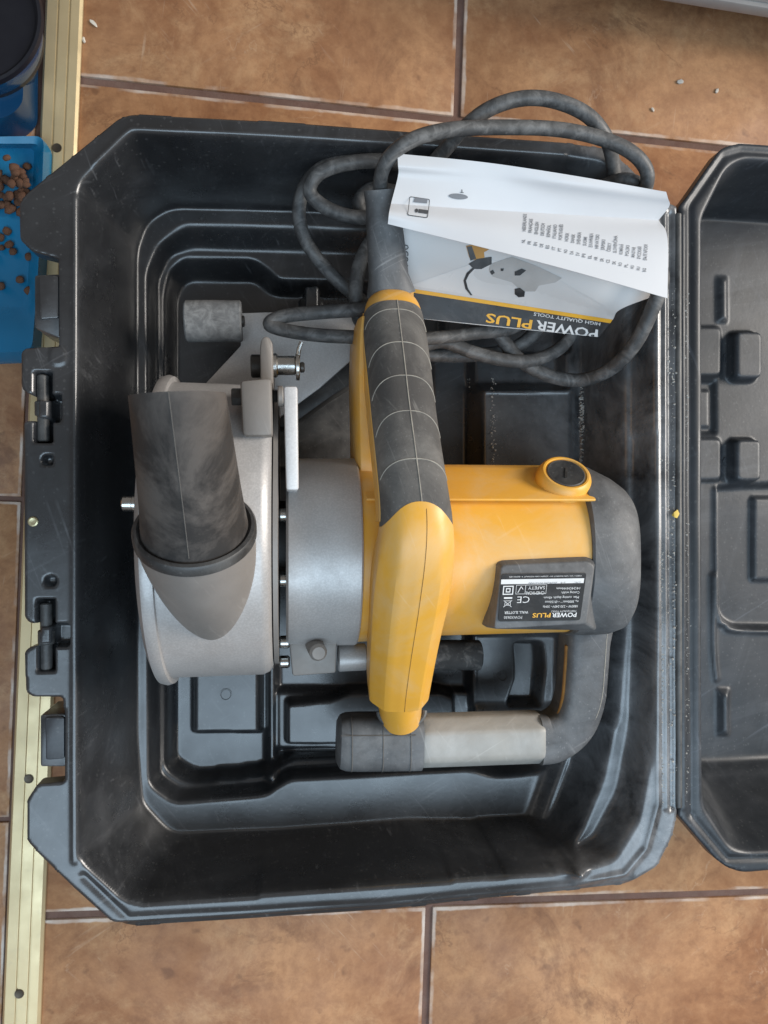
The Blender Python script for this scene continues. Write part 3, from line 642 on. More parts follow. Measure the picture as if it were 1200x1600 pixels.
# brush cap
bc = W(884, 740, 0.147); ax = Vector((0.0, 0.70, 0.714))
bc0 = bc - ax.normalized() * 0.010
MB().lathe(bc0, ax, [(-0.008, 0.0), (-0.008, 0.0182), (0.006, 0.0182), (0.0100, 0.0165), (0.0112, 0.0150), (0.0112, 0.0138), (0.0102, 0.0133), (0.0102, 0.0)], 56).build('brush_boss', M['yellow'], tool)
bcap = MB().lathe(bc0 + ax.normalized() * 0.0095, ax, [(0, 0.0), (0, 0.0128), (0.0012, 0.0126), (0.0016, 0.0118), (0.0011, 0.0108), (0.0011, 0.0)], 48).build('brush_cap', M['black'], tool)
u_ = Vector((1, 0, 0)); v_ = ax.normalized().cross(u_); cc = bc0 + ax.normalized() * 0.0108
MB().box((0, 0, 0), 0.0016, 0.009, 0.0008)
sl = [cc + u_ * a * 0.0008 + v_ * b * 0.0048 + (u_ * b * 0.0015) for a, b in ((-1, -1), (1, -1), (1, 1), (-1, 1))]
MB().prism(sl, [p + ax.normalized() * 0.0006 for p in sl]).build('cap_slot', M['darksteel'], bcap)
# black box with the rating label
bb = Wp(round_poly([(757, 862), (768, 857), (912, 853), (932, 860), (932, 985), (757, 980)], 4, 2), 0.148)
bt = Wp(round_poly([(783, 886), (790, 883), (918, 877), (929, 884), (917, 975), (772, 983)], 4, 2), 0.170)
bbz = [Vector((p.x, p.y, 0.128)) for p in bb]
MB().loft([bbz, bb, bt]).build('switch_box', M['capblack'], tool, bevel=0.0010)
LZ = 0.1706
lab = [(784, 897), (916, 895), (906, 969), (778, 971)]
lp = Wp(round_poly(lab, 4, 3), LZ)
lo_ = MB().prism(lp, [p + Vector((0, 0, 0.0004)) for p in lp]).build('rating_label', M['plate'], tool)

# auxiliary handle: arm from the rear cap, grey bar, dark end
def octring(c, t, upv, hw, hh, n=20, pw=2.6):
    t = t.normalized(); s = t.cross(upv).normalized(); u = s.cross(t)
    out = []
    for k in range(n):
        a = 2 * PI * (k + 0.5) / n; ca, sa = math.cos(a), math.sin(a)
        out.append(c + s * (hw * math.copysign(abs(ca) ** (2 / pw), ca)) + u * (hh * math.copysign(abs(sa) ** (2 / pw), sa)))
    return out
def sweep(path, hw, hh, n=20, pw=2.6, upv=Vector((0, 0, 1)), ends=True):
    path = [Vector(p) for p in path]; rings = []
    for i, p in enumerate(path):
        t = path[min(i + 1, len(path) - 1)] - path[max(i - 1, 0)]
        w_ = hw[i] if isinstance(hw, list) else hw; h_ = hh[i] if isinstance(hh, list) else hh
        rings.append(octring(p, t, upv, w_, h_, n, pw))
    return rings
armp = catmull([tuple(W(x, y, z)) for x, y, z in ((925, 930, 0.112), (914, 985, 0.110), (910, 1040, 0.106), (905, 1090, 0.103), (890, 1128, 0.101), (862, 1149, 0.100), (838, 1152, 0.100))], 6)
MB().loft(sweep(armp, [0.0185 - 0.0028 * min(k, 8) / 8 for k in range(24)] + [0.0157 + 0.0019 * k / 12 for k in range(13)], 0.0150, 28, 4.2)).build('handle_arm', M['capblack'], tool)
gp = catmull([tuple(W(x, y, z)) for x, y, z in ((842, 1151, 0.100), (780, 1153, 0.100), (720, 1155, 0.100), (655, 1157, 0.100))], 5)
octo = lambda c, hw, hh: [Vector((c.x, c.y + a * hw, c.z + b * hh)) for a, b in ((1, .35), (.55, 1), (-.35, 1), (-.62, .9), (-1, .35), (-1, -.45), (-.55, -1), (.55, -1), (1, -.45))]
rg = [octo(Vector(p), 0.0176, 0.0165) for p in gp]
MB().loft(rg).build('side_grip', M['greygrip'], tool, bevel=0.002, seg=2)
ep = [W(x, 1157.5 + (655 - x) * 0.004, 0.100) for x in (656, 640, 600, 560, 540, 531, 526)]
MB().loft(sweep(ep, [0.0186, 0.0187, 0.0188, 0.0188, 0.0184, 0.0170, 0.0135], [0.0170] * 4 + [0.0166, 0.0150, 0.011], 28, 3.4)).build('grip_end', M['capblack'], tool)
for x in (547, 594, 636):
    p = W(x, 1157.8, 0.100)
    MB().tube(octring(p, X_, Vector((0, 0, 1)), 0.0188, 0.0171, 40, 3.4)[2:20], 0.00035, 6).build('end_seam', M['seamfaint'], tool)
p0, p1 = W(533, 1150, 0.1170), W(650, 1149, 0.1170)
MB().tube([p0, p1], 0.0003, 6).build('end_seam', M['seamfaint'], tool)
# arm seams
MB().tube([Vector(p) + Vector((-0.0154, -0.0005, 0.0075)) for p in armp[8:24]], 0.0015, 8).build('arm_joint', M['seamdark'], tool)
MB().tube([Vector(p) + Vector((0.0100, 0.001, 0.01475)) for p in armp[6:24]], 0.0004, 6).build('arm_seam', M['seam'], tool)

# main handle
hp = [(611, 455, .132, .0150, .0130), (611, 470, .134, .0150, .0130), (611, 481, .137, .0160, .0145), (613, 492, .141, .0185, .0165), (617, 530, .150, .0198, .0175), (624, 590, .165, .0196, .0175), (631, 655, .180, .0192, .0175),
      (640, 725, .194, .0192, .0175), (647, 780, .201, .0196, .0178), (650, 815, .203, .0203, .018), (648, 860, .199, .0216, .018), (640, 925, .184, .0222, .0178), (631, 990, .164, .0210, .0175), (624, 1050, .143, .0200, .017), (622, 1080, .132, .0192, .016)]
def densify(h, n=5): return catmull(h, n)
hd = densify(hp)
def hring(h, pw=2.5, n=32, grow=0.0):
    return h
def handle_rings(hd, pw, n, grow=0.0):
    pts = [W(h[0], h[1], h[2] - 0.010) for h in hd]; out = []
    for i, p in enumerate(pts):
        t = pts[min(i + 1, len(pts) - 1)] - pts[max(i - 1, 0)]
        s = X_; t = Vector((0, t.y, t.z)).normalized(); u = Vector((0, -t.z, t.y)); u = u if u.z > 0 else -u
        hw = hd[i][3] + grow; hh = hd[i][4] + grow; r = []
        for k in range(n):
            a = 2 * PI * k / n; ca, sa = math.cos(a), math.sin(a); w2 = pw if not callable(pw) else pw(i)
            r.append(p + s * (hw * math.copysign(abs(ca) ** (2 / w2), ca)) + u * (hh * math.copysign(abs(sa) ** (2 / w2), sa)))
        out.append(r)
    return out
iG0 = next(i for i, h in enumerate(hd) if h[1] > 496); iG1 = next(i for i, h in enumerate(hd) if h[1] > 800)
# front yellow leg is faceted: flat top with two chamfers
def facet_rings(hd):
    pts = [W(h[0], h[1], h[2] - 0.010) for h in hd]; out = []
    for i, p in enumerate(pts):
        t = pts[min(i + 1, len(pts) - 1)] - pts[max(i - 1, 0)]; t = Vector((0, t.y, t.z)).normalized(); u = Vector((0, -t.z, t.y)); u = u if u.z > 0 else -u
        hw, hh = hd[i][3], hd[i][4]
        pf = [(-1, -.7), (-1, .35), (-.97, .48), (-.60, .93), (-.5, 1), (0, 1.06), (.55, 1), (.66, .94), (.97, .50), (1, .38), (1, -.7), (.7, -1), (-.7, -1)]
        out.append([p + X_ * (a * hw) + u * (b * hh) for a, b in pf])
    return out
yl_h = hd[iG1 - 3:]
PF = [(-1, -.7), (-1, .35), (-.97, .48), (-.60, .93), (-.5, 1), (0, 1.05), (.55, 1), (.66, .94), (.97, .50), (1, .38), (1, -.7), (.7, -1), (-.7, -1)]
def ray_poly(dx, dy):
    for (ax0, ay0), (bx0, by0) in zip(PF, PF[1:] + PF[:1]):
        ex, ey = bx0 - ax0, by0 - ay0; den = dx * ey - dy * ex
        if abs(den) < 1e-9: continue
        t = (ax0 * ey - ay0 * ex) / den; q = (ax0 * dy - ay0 * dx) / den
        if t > 0 and -1e-6 <= q <= 1 + 1e-6: return t
    return 1
NL = 60
def leg_rings(hd_):
    pts = [W(h[0], h[1], h[2] - 0.010) for h in hd_]; out = []
    for i, p in enumerate(pts):
        t = pts[min(i + 1, len(pts) - 1)] - pts[max(i - 1, 0)]; t = Vector((0, t.y, t.z)).normalized(); u = Vector((0, -t.z, t.y)); u = u if u.z > 0 else -u
        b = min(max((i - 4) / 9, 0), 1); b = b * b * (3 - 2 * b); hw, hh = hd_[i][3] + 0.0006, hd_[i][4] + 0.0006; r = []
        for k in range(NL):
            a = 2 * PI * k / NL; ca, sa = math.cos(a), math.sin(a)
            sx, sz = math.copysign(abs(ca) ** (2 / 2.3), ca), math.copysign(abs(sa) ** (2 / 2.3), sa); f = ray_poly(ca, sa)
            r.append(p + X_ * (hw * (sx * (1 - b) + ca * f * b)) + u * (hh * (sz * (1 - b) + sa * f * b)))
        out.append(r)
    return out
LR = leg_rings(yl_h)
def along(f, k): i0 = min(int(f), len(LR) - 2); return LR[i0][k].lerp(LR[i0 + 1][k], f - i0)
body_r = []
for q in range(6):                  # the first rings follow the arched edge of the rubber
    body_r.append([along(2.0 + 4.0 * abs(math.cos(2 * PI * k / NL)) ** 2 + (8 - 2.0 - 4.0 * abs(math.cos(2 * PI * k / NL)) ** 2) * q / 6, k) for k in range(NL)])
MB().loft(body_r + LR[8:]).build('handle_leg', M['yellow'], tool, sharp=18)
MB().loft(handle_rings(hd[:iG0 + 2], 2.4, 40)).build('handle_neck', M['yellow'], tool)
core_all = handle_rings(hd[iG0:iG1 + 14], 2.3, 48, 0.0004)
core = core_all[:iG1 - iG0 + 4]
def slide(f, k): i0 = min(int(f), len(core_all) - 2); return core_all[i0][k].lerp(core_all[i0 + 1][k], f - i0)
nb_ = len(core)
core += [] if True else [[slide(nb_ - 1 + q * (0.6 + 3.2 * abs(math.cos(2 * PI * k / 48)) ** 2.0), k) for k in range(48)] for q in (0.5, 1.0)]
MB().loft(core).build('rubber_grip', M['rubber'], tool)
# the shell that the grip is set into, left and right of it
for sgn in (-1, 1):
    rr = []
    for h in hd[iG0 - 1:iG1 + 3]:
        p = W(h[0], h[1], h[2] - 0.010); p = p + X_ * (sgn * (h[3] - 0.0030))
        rr.append([p + Vector((a * 0.0038, 0, b)) for a, b in ((-1, -.019), (1, -.019), (1, .001), (0, .003), (-1, .001))])
    MB().loft(rr).build('grip_shell', M['yellow'], tool)
# lower frame of the handle, from its far end down to the motor
fp = catmull([tuple(W(x, y, z)) for x, y, z in ((593, 512, .108), (590, 550, .110), (589, 600, .110), (590, 660, .108), (591, 742, .106))], 4)
MB().loft([[Vector(p) + Vector((a, 0, b)) for a, b in ((-.0165, -.022), (-.0175, -.018), (-.0170, .022), (-.015, .030), (.015, .030), (.017, .022), (.017, -.018), (.016, -.022))] for p in fp]).build('handle_frame', M['yellow'], tool, bevel=0.001)
# neck into the side handle
a = W(624, 1072, .128); b = W(626, 1122, .108)
MB().lathe(a, b - a, [(0, 0.0155), ((b - a).length * 0.5, 0.0148), ((b - a).length, 0.0138)], 40).build('handle_socket', M['yellow'], tool)
MB().tube([b + (Vector((math.cos(t), 0, 0)) * 0.0158) + Vector((0, -0.0100 * math.sin(t) + 0.006, 0.005 + 0.003 * math.sin(t))) for t in [PI * k / 14 for k in range(15)]], 0.0017, 8).build('socket_rim', M['black'], tool)
# seams on the handle
lg = facet_rings(yl_h)
MB().tube([r[14] + Vector((0, 0, 0.00002)) for r in body_r[1:] + LR[8:]], 0.0002, 6).build('leg_seam', M['seamdark'], tool)
MB().tube([core[i][12] + Vector((0.0006, 0, 0)) for i in range(len(core) - 4)], 0.00042, 6).build('grip_seam', M['seam'], tool)
for py in (515, 566, 620, 674, 736):
    i = min(range(iG0, iG1), key=lambda k: abs(hd[k][1] - py)) - iG0; i = min(max(i, 1), len(core) - 3)
    arc = []
    for k in range(2, 23):
        s = (k - 12) / 10.0; f = i + (abs(s) ** 2.2) * 1.6; i0 = int(min(f, len(core) - 2)); fr = f - i0
        arc.append(core[i0][k].lerp(core[i0 + 1][k], fr))
    MB().tube(arc, 0.00036, 6).build('grip_seam', M['seam'], tool)
# cord boot
bp = [W(611, 460, .126), W(607, 430, .130), W(602, 370, .138), W(597, 315, .146), W(596, 303, .148), W(595.5, 296, .149)]
MB().loft(sweep(bp, [0.0160, 0.0128, 0.0118, 0.0104, 0.0108, 0.0110], [0.0135, 0.0115, 0.0105, 0.0090, 0.0092, 0.0094], 28, 2.8)).build('cord_boot', M['capblack'], tool)
bpc = [W(606 - 12 * 0, 455, .128), W(596, 440, .138)]
# power cord: one continuous run of loops
def cord(px, name='power_cord', r=0.0047):
    pts = catmull([tuple(W(x, y, z)) for x, y, z in px], 8)
    return MB().tube(pts, r, 14).build(name, M['cord'], tool, sharp=80)
cord([(595, 305, .148), (596, 272, .158), (612, 242, .168), (650, 216, .172), (710, 202, .170), (790, 199, .166), (870, 202, .164), (935, 215, .162), (985, 237, .160), (1010, 266, .156), (1008, 298, .148),
      (990, 320, .135), (960, 330, .128)], r=0.0045)
cord([(1000, 288, .143), (975, 281, .143), (940, 292, .132), (850, 330, .12), (700, 345, .11), (640, 350, .11), (600, 342, .112), (545, 338, .112), (505, 322, .112), (484, 298, .114), (500, 270, .118), (545, 255, .122), (600, 252, .124),
      (660, 262, .126), (690, 240, .130), (725, 200, .146), (765, 170, .154), (815, 154, .157), (865, 157, .157), (915, 178, .155), (945, 212, .148), (957, 250, .136), (960, 290, .125), (955, 330, .115)])
cord([(640, 250, .118), (590, 248, .118), (530, 252, .113), (488, 275, .107), (468, 318, .100), (474, 368, .094), (505, 415, .090), (550, 458, .088), (590, 486, .090)])
cord([(620, 300, .10), (580, 295, .098), (560, 318, .098), (575, 338, .095)])
cord([(620, 330, .10), (585, 370, .10), (563, 410, .10), (556, 455, .102), (562, 500, .096), (590, 530, .085)], r=0.0050)
cord([(600, 478, .110), (560, 484, .108), (500, 488, .106), (445, 494, .104), (421, 506, .104), (445, 516, .106), (500, 524, .107), (560, 527, .106), (620, 530, .104), (680, 528, .098), (740, 521, .092), (800, 512, .088), (850, 480, .085)], r=0.0047)
cord([(640, 548, .09), (690, 534, .088), (740, 551, .088), (790, 563, .088), (832, 563, .088), (872, 546, .087), (898, 515, .086), (910, 480, .085)], r=0.0048)
cord([(760, 500, .085), (785, 530, .083), (812, 562, .083), (855, 586, .085), (905, 594, .09), (952, 578, .108), (990, 540, .126), (1016, 490, .139), (1034, 440, .146), (1025, 400, .146)], r=0.0050)
cord([(660, 555, .078), (740, 555, .076), (800, 545, .076), (835, 520, .078), (855, 490, .08)], r=0.0050)

# ------------------------------------------------------------------ instruction booklet
class Patch:
    """smooth sheet through a grid of control points (pixel x, pixel y, height)"""
    def __init__(s, rows): s.P = np.array([[tuple(W(*c)) for c in r] for r in rows]); s.nv, s.nu = len(rows), len(rows[0])
    @staticmethod
    def _cr(P, t):
        n = len(P); x = min(max(t, 0), 1) * (n - 1); i = min(int(x), n - 2); f = x - i + (0 if 0 <= t <= 1 else 0)
        a = P[i - 1] if i > 0 else 2 * P[0] - P[1]; b = P[i]; c = P[i + 1]; d = P[i + 2] if i + 2 < n else 2 * P[-1] - P[-2]
        return 0.5 * (2 * b + (c - a) * f + (2 * a - 5 * b + 4 * c - d) * f * f + (3 * b - a - 3 * c + d) * f ** 3)
    def at(s, u, v): return Vector(s._cr([s._cr(r, u) for r in s.P], v))
    def nrm(s, u, v):
        e = 0.01; u0, u1 = max(u - e, 0), min(u + e, 1); v0, v1 = max(v - e, 0), min(v + e, 1)
        n = (s.at(u1, v) - s.at(u0, v)).cross(s.at(u, v1) - s.at(u, v0)).normalized(); return n if n.z > 0 else -n
    def uv(s, px, py):
        u = v = 0.5
        for _ in range(14):
            x, y = proj(s.at(u, v)); ex, ey = px - x, py - y
            if abs(ex) + abs(ey) < 0.02: break
            e = 0.004; du = e if u < 0.9 else -e; dv = e if v < 0.9 else -e
            xu, yu = proj(s.at(u + du, v)); xv, yv = proj(s.at(u, v + dv))
            a, b, c, d = (xu - x) / du, (xv - x) / dv, (yu - y) / du, (yv - y) / dv; D = a * d - b * c
            if abs(D) < 1e-6: break
            u = min(max(u + (ex * d - ey * b) / D, 0), 1); v = min(max(v + (a * ey - c * ex) / D, 0), 1)
        return u, v
    def mesh(s, nu=40, nv=12, thick=0.0004):
        mb = MB(); top = []; bot = []
        for j in range(nv + 1):
            for i in range(nu + 1):
                p = s.at(i / nu, j / nv); top.append(p); bot.append(p - s.nrm(i / nu, j / nv) * thick)
        n = (nu + 1) * (nv + 1); fs = []
        for j in range(nv):
            for i in range(nu):
                a = j * (nu + 1) + i; q = (a, a + 1, a + nu + 2, a + nu + 1); fs.append(q); fs.append(tuple(k + n for k in q[::-1]))
        per = [i for i in range(nu + 1)] + [j * (nu + 1) + nu for j in range(1, nv + 1)] + [nv * (nu + 1) + i for i in range(nu - 1, -1, -1)] + [j * (nu + 1) for j in range(nv - 1, 0, -1)]
        for a, b in zip(per, per[1:] + per[:1]): fs.append((a, a + n, b + n, b))
        mb.add(top + bot, fs); return mb
    def on(s, px, py, lift=0.0003):
        u, v = s.uv(px, py); return s.at(u, v) + s.nrm(u, v) * lift
bk0 = W(830, 390, 0.10); bk0.z = 0.10
book = empty('instruction_booklet', bk0, 'folded white instruction booklet with a black and yellow printed cover lying on the cord', 'booklet')
upper = Patch([[(621, 240, .170), (760, 254, .172), (900, 275, .171), (1041, 300, .166)],
               [(622, 259, .1700), (760, 271, .1690), (900, 290, .1690), (1044, 311, .1630)],
               [(622, 275, .166), (760, 288, .166), (900, 305, .164), (1046, 322, .159)],
               [(611, 318, .163), (760, 328, .160), (900, 336, .157), (1029, 344, .153)]])
lower = Patch([[(611, 318, .163), (760, 328, .160), (900, 336, .157), (1029, 344, .153)],
               [(608, 332, .169), (760, 352, .166), (900, 370, .163), (1043, 372, .160)],
               [(606, 350, .166), (760, 388, .166), (900, 425, .164), (1043, 466, .160)]])
cov = Patch([[(628, 340, .140), (740, 368, .140), (860, 398, .138), (1044, 455, .136)],
             [(629, 398, .128), (740, 420, .128), (850, 444, .126), (972, 482, .126)],
             [(632, 449, .116), (740, 464, .116), (850, 481, .115), (957, 500, .117)],
             [(640, 496, .106), (740, 507, .106), (850, 518, .106), (936, 526, .108)]])
up_o = upper.mesh(40, 10).build('page', M['paper'], book, sharp=60); lo_o = lower.mesh(40, 10).build('page', M['paper'], book, sharp=60)
cov_o = cov.mesh(40, 20).build('cover', M['cover'], book, sharp=60)
def print_poly(patch, pts, m, parent, name, lift=0.0003, sub=12):
    """a printed area traced on the sheet, as a fine fan of quads that follows it"""
    pts = [np.array(p, float) for p in pts]; dense = []
    for a, b in zip(pts, pts[1:] + pts[:1]):
        n = max(1, int(np.linalg.norm(b - a) / sub)); dense += [a + (b - a) * k / n for k in range(n)]
    bm = bmesh.new(); vs = [bm.verts.new((p[0], p[1], 0)) for p in dense]; bm.faces.new(vs)
    bmesh.ops.triangulate(bm, faces=bm.faces); 
    bm.verts.index_update(); V = [tuple(v.co) for v in bm.verts]; Fc = [tuple(v.index for v in f.verts) for f in bm.faces]; bm.free()
    return obj(name, [patch.on(p[0], p[1], lift) for p in V], Fc, m, parent, sharp=80)
def print_quad(patch, q, m, parent, name, nu=30, nv=3, lift=0.0003):
    q = [np.array(p, float) for p in q]; vs = []; fs = []
    for j in range(nv + 1):
        for i in range(nu + 1):
            a = q[0] + (q[1] - q[0]) * i / nu; b = q[3] + (q[2] - q[3]) * i / nu; p = a + (b - a) * j / nv; vs.append(patch.on(p[0], p[1], lift))
    for j in range(nv):
        for i in range(nu): k = j * (nu + 1) + i; fs.append((k, k + 1, k + nu + 2, k + nu + 1))
    return obj(name, vs, fs, m, parent, sharp=80)
def text_geo(body, bold=0.0, res=2):
    cu = bpy.data.curves.new('t', 'FONT'); cu.body = body; cu.size = 1; cu.resolution_u = res; cu.offset = bold
    o = bpy.data.objects.new('t', cu); COL.objects.link(o); me = o.to_mesh()
    V = np.array([tuple(v.co) for v in me.vertices]) if len(me.vertices) else np.zeros((0, 3)); Fc = [tuple(p.vertices) for p in me.polygons]
    o.to_mesh_clear(); bpy.data.objects.remove(o); bpy.data.curves.remove(cu); return V, Fc
def text_on(fn, items, m, parent, name):
    """items: (text, start px, vector along the line over the given length, cap height vector, bold) -> one printed mesh"""
    mb = MB()
    for body, start, run, upv, bold in items:
        V, Fc = text_geo(body, bold)
        if not len(V): continue
        x0, x1 = V[:, 0].min(), V[:, 0].max(); ln_ = x1 - x0
        pts = [fn(start[0] + run[0] * (v[0] - x0) / ln_ + upv[0] * v[1] / 0.70, start[1] + run[1] * (v[0] - x0) / ln_ + upv[1] * v[1] / 0.70) for v in V]
        mb.add(pts, Fc)
    return mb.build(name, m, parent, smooth=False)
# cover print: pale wedge, black band, yellow line, picture, words
print_poly(cov, [(640, 446), (760, 404), (850, 424), (945, 478), (950, 496), (800, 470)], M['coverlight'], cov_o, 'pale_print', 0.0002, 14)
print_quad(cov, [(632.5, 455), (956, 505), (936, 525.5), (639.5, 495.5)], M['inkblack'], cov_o, 'black_band', 40, 4, 0.0003)
print_quad(cov, [(632, 449), (957, 499), (956, 505), (632.5, 455)], M['inkyellow'], cov_o, 'yellow_line', 40, 1, 0.0004)
fc = lambda x, y: cov.on(x, y, 0.0007)
text_on(fc, [('POWER', (934, 515), (-96, -15), (-3, 14), 0.02)], M['inkwhite'], cov_o, 'brand_print')
text_on(fc, [('PLUS', (832, 500), (-72, -11), (-2.5, 14), 0.02)], M['inkyellow'], cov_o, 'brand_print')
text_on(fc, [('HIGH QUALITY TOOLS', (938, 503.5), (-104, -16), (-1, 5), 0.01)], M['inkwhite'], cov_o, 'slogan_print')
text_on(fc, [('POWX0650', (627, 440), (2, -58), (-0.1, 0), 0.01)], M['inkblack'], cov_o, 'model_print') if False else None
text_on(fc, [('X0650', (637, 433), (1.5, -51), (-10, -0.5), 0.0)], M['inkblack'], cov_o, 'model_print')
pic = [(766, 412), (800, 401), (838, 415), (878, 434), (868, 441), (842, 446), (836, 455), (815, 455), (800, 441), (770, 432), (764, 422)]
print_poly(cov, pic, M['inkmid'], cov_o, 'tool_picture', 0.0004, 6)
print_poly(cov, [(728, 384), (742, 381), (770, 386), (756, 394), (757, 402), (742, 406), (733, 402)], M['inkbrown'], cov_o, 'tool_picture', 0.0005, 5)
print_poly(cov, [(729, 385), (737, 384), (744, 404), (735, 407)], M['inkblack'], cov_o, 'tool_picture', 0.0006, 5)
print_poly(cov, [(732, 412), (745, 404), (768, 401), (768, 412), (752, 420), (740, 420)], M['inkblack'], cov_o, 'tool_picture', 0.0006, 5)
print_poly(cov, [(738, 418), (741, 420), (733, 428), (728, 438), (731, 450), (738, 461), (735, 461), (727, 451), (724, 438), (729, 426)], M['inkblack'], cov_o, 'tool_picture', 0.0006, 5)
for q in ([(804, 424), (815, 419), (822, 422), (812, 430), (804, 430)], [(804, 451), (812, 449), (820, 455), (819, 463), (810, 464), (804, 459)], [(765, 424), (770, 421), (773, 426), (768, 429)], [(782, 419), (787, 419), (786, 423), (782, 423)]):
    print_poly(cov, q, M['inkblack'], cov_o, 'tool_picture', 0.0007, 5)
# page print
fl = lambda x, y: lower.on(x, y, 0.0003) 
fu = lambda x, y: upper.on(x, y, 0.0003)
langs = ['NEDERLANDS', 'FRANÇAIS', 'ENGLISH', 'DEUTSCH', 'ESPAÑOL', 'ITALIANO', 'PORTUGUÊS', 'NORSK', 'DANSK', 'SVENSKA', 'SUOMI', 'ΕΛΛΗΝΙΚΑ', 'HRVATSKI', 'SRPSKI', 'ČESKY', 'SLOVENČINA', 'ROMÂNĂ', 'POLSKI', 'MAGYAR', 'РУССКИЙ', 'БЪЛГАРСКИ']
codes = ['NL', 'FR', 'EN', 'DE', 'ES', 'IT', 'PT', 'NO', 'DA', 'SV', 'FI', 'EL', 'HR', 'SR', 'CS', 'SK', 'RO', 'PL', 'HU', 'RU', 'BG']
it = []
for k in range(21):
    x = 819 + k * 9.45; y = 362 + k * 2.25
    it.append((langs[k], (x + 2.5, y), (1.6, -len(langs[k]) * 2.7), (-5.4, -0.6), 0.012)); it.append((codes[k], (x + 1.0, y + 18), (0.6, -5.5), (-5.2, -0.6), 0.012))
text_on(fl, it, M['inkgrey'], lo_o, 'language_list')
def rr_frame(fn, cx, cy, a, b, wv, hv, lw, name, m, parent):
    mb = MB(); base = round_poly([(-a, -b), (a, -b), (a, b), (-a, b)], 3, 3); inn = round_poly([(-a + lw, -b + lw), (a - lw, -b + lw), (a - lw, b - lw), (-a + lw, b - lw)], 2.4, 3)
    P = [fn(cx + x * wv[0] + y * hv[0], cy + x * wv[1] + y * hv[1]) for x, y in base + inn]; n = len(base)
    mb.add(P, [(i, (i + 1) % n, (i + 1) % n + n, i + n) for i in range(n)]); return mb.build(name, m, parent, smooth=False)
fr = lambda x, y: lower.on(x, y, 0.0003) if y > 319 + (x - 611) * 0.06 else upper.on(x, y, 0.0003)
rr_frame(fr, 654, 324, 16, 15, (1, 0.14), (-0.12, 1), 1.0, 'info_symbol', M['inkblack'], lo_o)
text_on(fr, [('i', (660, 335), (-0.2, 0), (-12, -1.4), 0.02)] if False else [('i', (667, 335), (0.8, -6.5), (-20, -2.6), 0.03)], M['inkblack'], lo_o, 'info_symbol')
print_poly(upper, [(648, 309), (668, 311), (667, 318), (646, 316)], M['inkgrey'], up_o, 'info_symbol', 0.0004, 4)
el = [(716 + 15 * math.cos(t) , 307 + 4.5 * math.sin(t) + 1.2 * math.cos(t)) for t in [2 * PI * k / 24 for k in range(24)]]
print_poly(upper, el, M['inkgrey'], up_o, 'oval_print', 0.0003, 5)
text_on(fu, [('T', (719, 296), (5, 0.6), (0.4, 5), 0.03)], M['inkblack'], up_o, 'letter_print')

# ------------------------------------------------------------------ rating label print
bi = lambda u, v: tuple((1 - v) * ((1 - u) * np.array(lab[0]) + u * np.array(lab[1])) + v * ((1 - u) * np.array(lab[3]) + u * np.array(lab[2])))
fL = lambda x, y: W(x, y, LZ + 0.0007)
def labt(items, m, name='label_print'):
    out = []
    for body, u1, v, length, h, bold in items:      # starts at the right (text is upside down), u1 = start, length in u
        a = bi(u1, v); b = bi(u1 - length, v); c = bi(u1, v + h)
        out.append((body, a, (b[0] - a[0], b[1] - a[1]), (c[0] - a[0], c[1] - a[1]), bold))
    return text_on(fL, out, m, lo_, name)
labt([('POWER', .95, .84, .30, .09, .02), ('HIGH QUALITY TOOLS', .94, .79, .30, .035, .0), ('1800W • 230-240V~ 50Hz', .95, .68, .42, .05, .0), ('n₀ 3000min⁻¹ • Ø150mm', .95, .58, .40, .05, .0), ('Max. cutting depth: 43mm', .95, .49, .42, .05, .0),
      ('Cutting width:', .95, .39, .22, .05, .0), ('14/24/34/44mm', .95, .30, .28, .05, .0), ('CHEMICAL', .53, .38, .23, .065, .0), ('SAFETY', .53, .27, .20, .065, .0), ('CE', .36, .48, .15, .14, -.005),
      ('WALL SLOTTER', .36, .79, .29, .055, .01), ('POWX0650', .29, .89, .22, .06, -.005), ('VARO • VIC. VAN ROMPUY NV • JOSEPH VAN INSTRAAT 9 • B2500 LIER', .95, .05, .86, .025, .0)], M['inkwhite'])
labt([('PLUS', .635, .84, .22, .09, .02)], M['inkyellow'])
def labq(u0, v0, u1, v1, m, z, name='label_print'):
    q = [W(*bi(u, v), LZ + z) for u, v in ((u0, v0), (u1, v0), (u1, v1), (u0, v1))]
    return q
mb = MB()
for q in (labq(.0, .115, .985, .215, None, .0006), labq(.05, .49, .15, .525, None, .0006)): mb.add(q, [(0, 1, 2, 3)])
def frame(u0, v0, u1, v1, lw, lv):
    for r in ((u0, v0, u1, v0 + lv), (u0, v1 - lv, u1, v1), (u0, v0 + lv, u0 + lw, v1 - lv), (u1 - lw, v0 + lv, u1, v1 - lv)): mb.add(labq(*r, None, .0006), [(0, 1, 2, 3)])
frame(.03, .25, .155, .44, .012, .022); frame(.065, .30, .12, .39, .011, .02); frame(.185, .235, .55, .43, .004, .008); frame(.295, .243, .30, .42, .0025, .01); frame(.05, .56, .15, .565, .05, .004)
def stroke(pts, wd):
    for a, b in zip(pts, pts[1:]):
        A_ = np.array(bi(*a)); B_ = np.array(bi(*b)); d = (B_ - A_) / np.linalg.norm(B_ - A_); nn = np.array((-d[1], d[0])) * wd / 2
        mb.add([W(*(A_ + nn), LZ + .0007), W(*(B_ + nn), LZ + .0007), W(*(B_ - nn), LZ + .0007), W(*(A_ - nn), LZ + .0007)], [(0, 1, 2, 3)])
stroke([(.27, .33), (.245, .27), (.21, .40)][::-1], 1.0)
stroke([(.05, .56), (.15, .70)], .8); stroke([(.15, .56), (.05, .70)], .8); stroke([(.07, .57), (.065, .66), (.135, .66), (.13, .57), (.07, .57)], .7)
mb.build('label_print', M['inkwhite'], lo_, smooth=False)
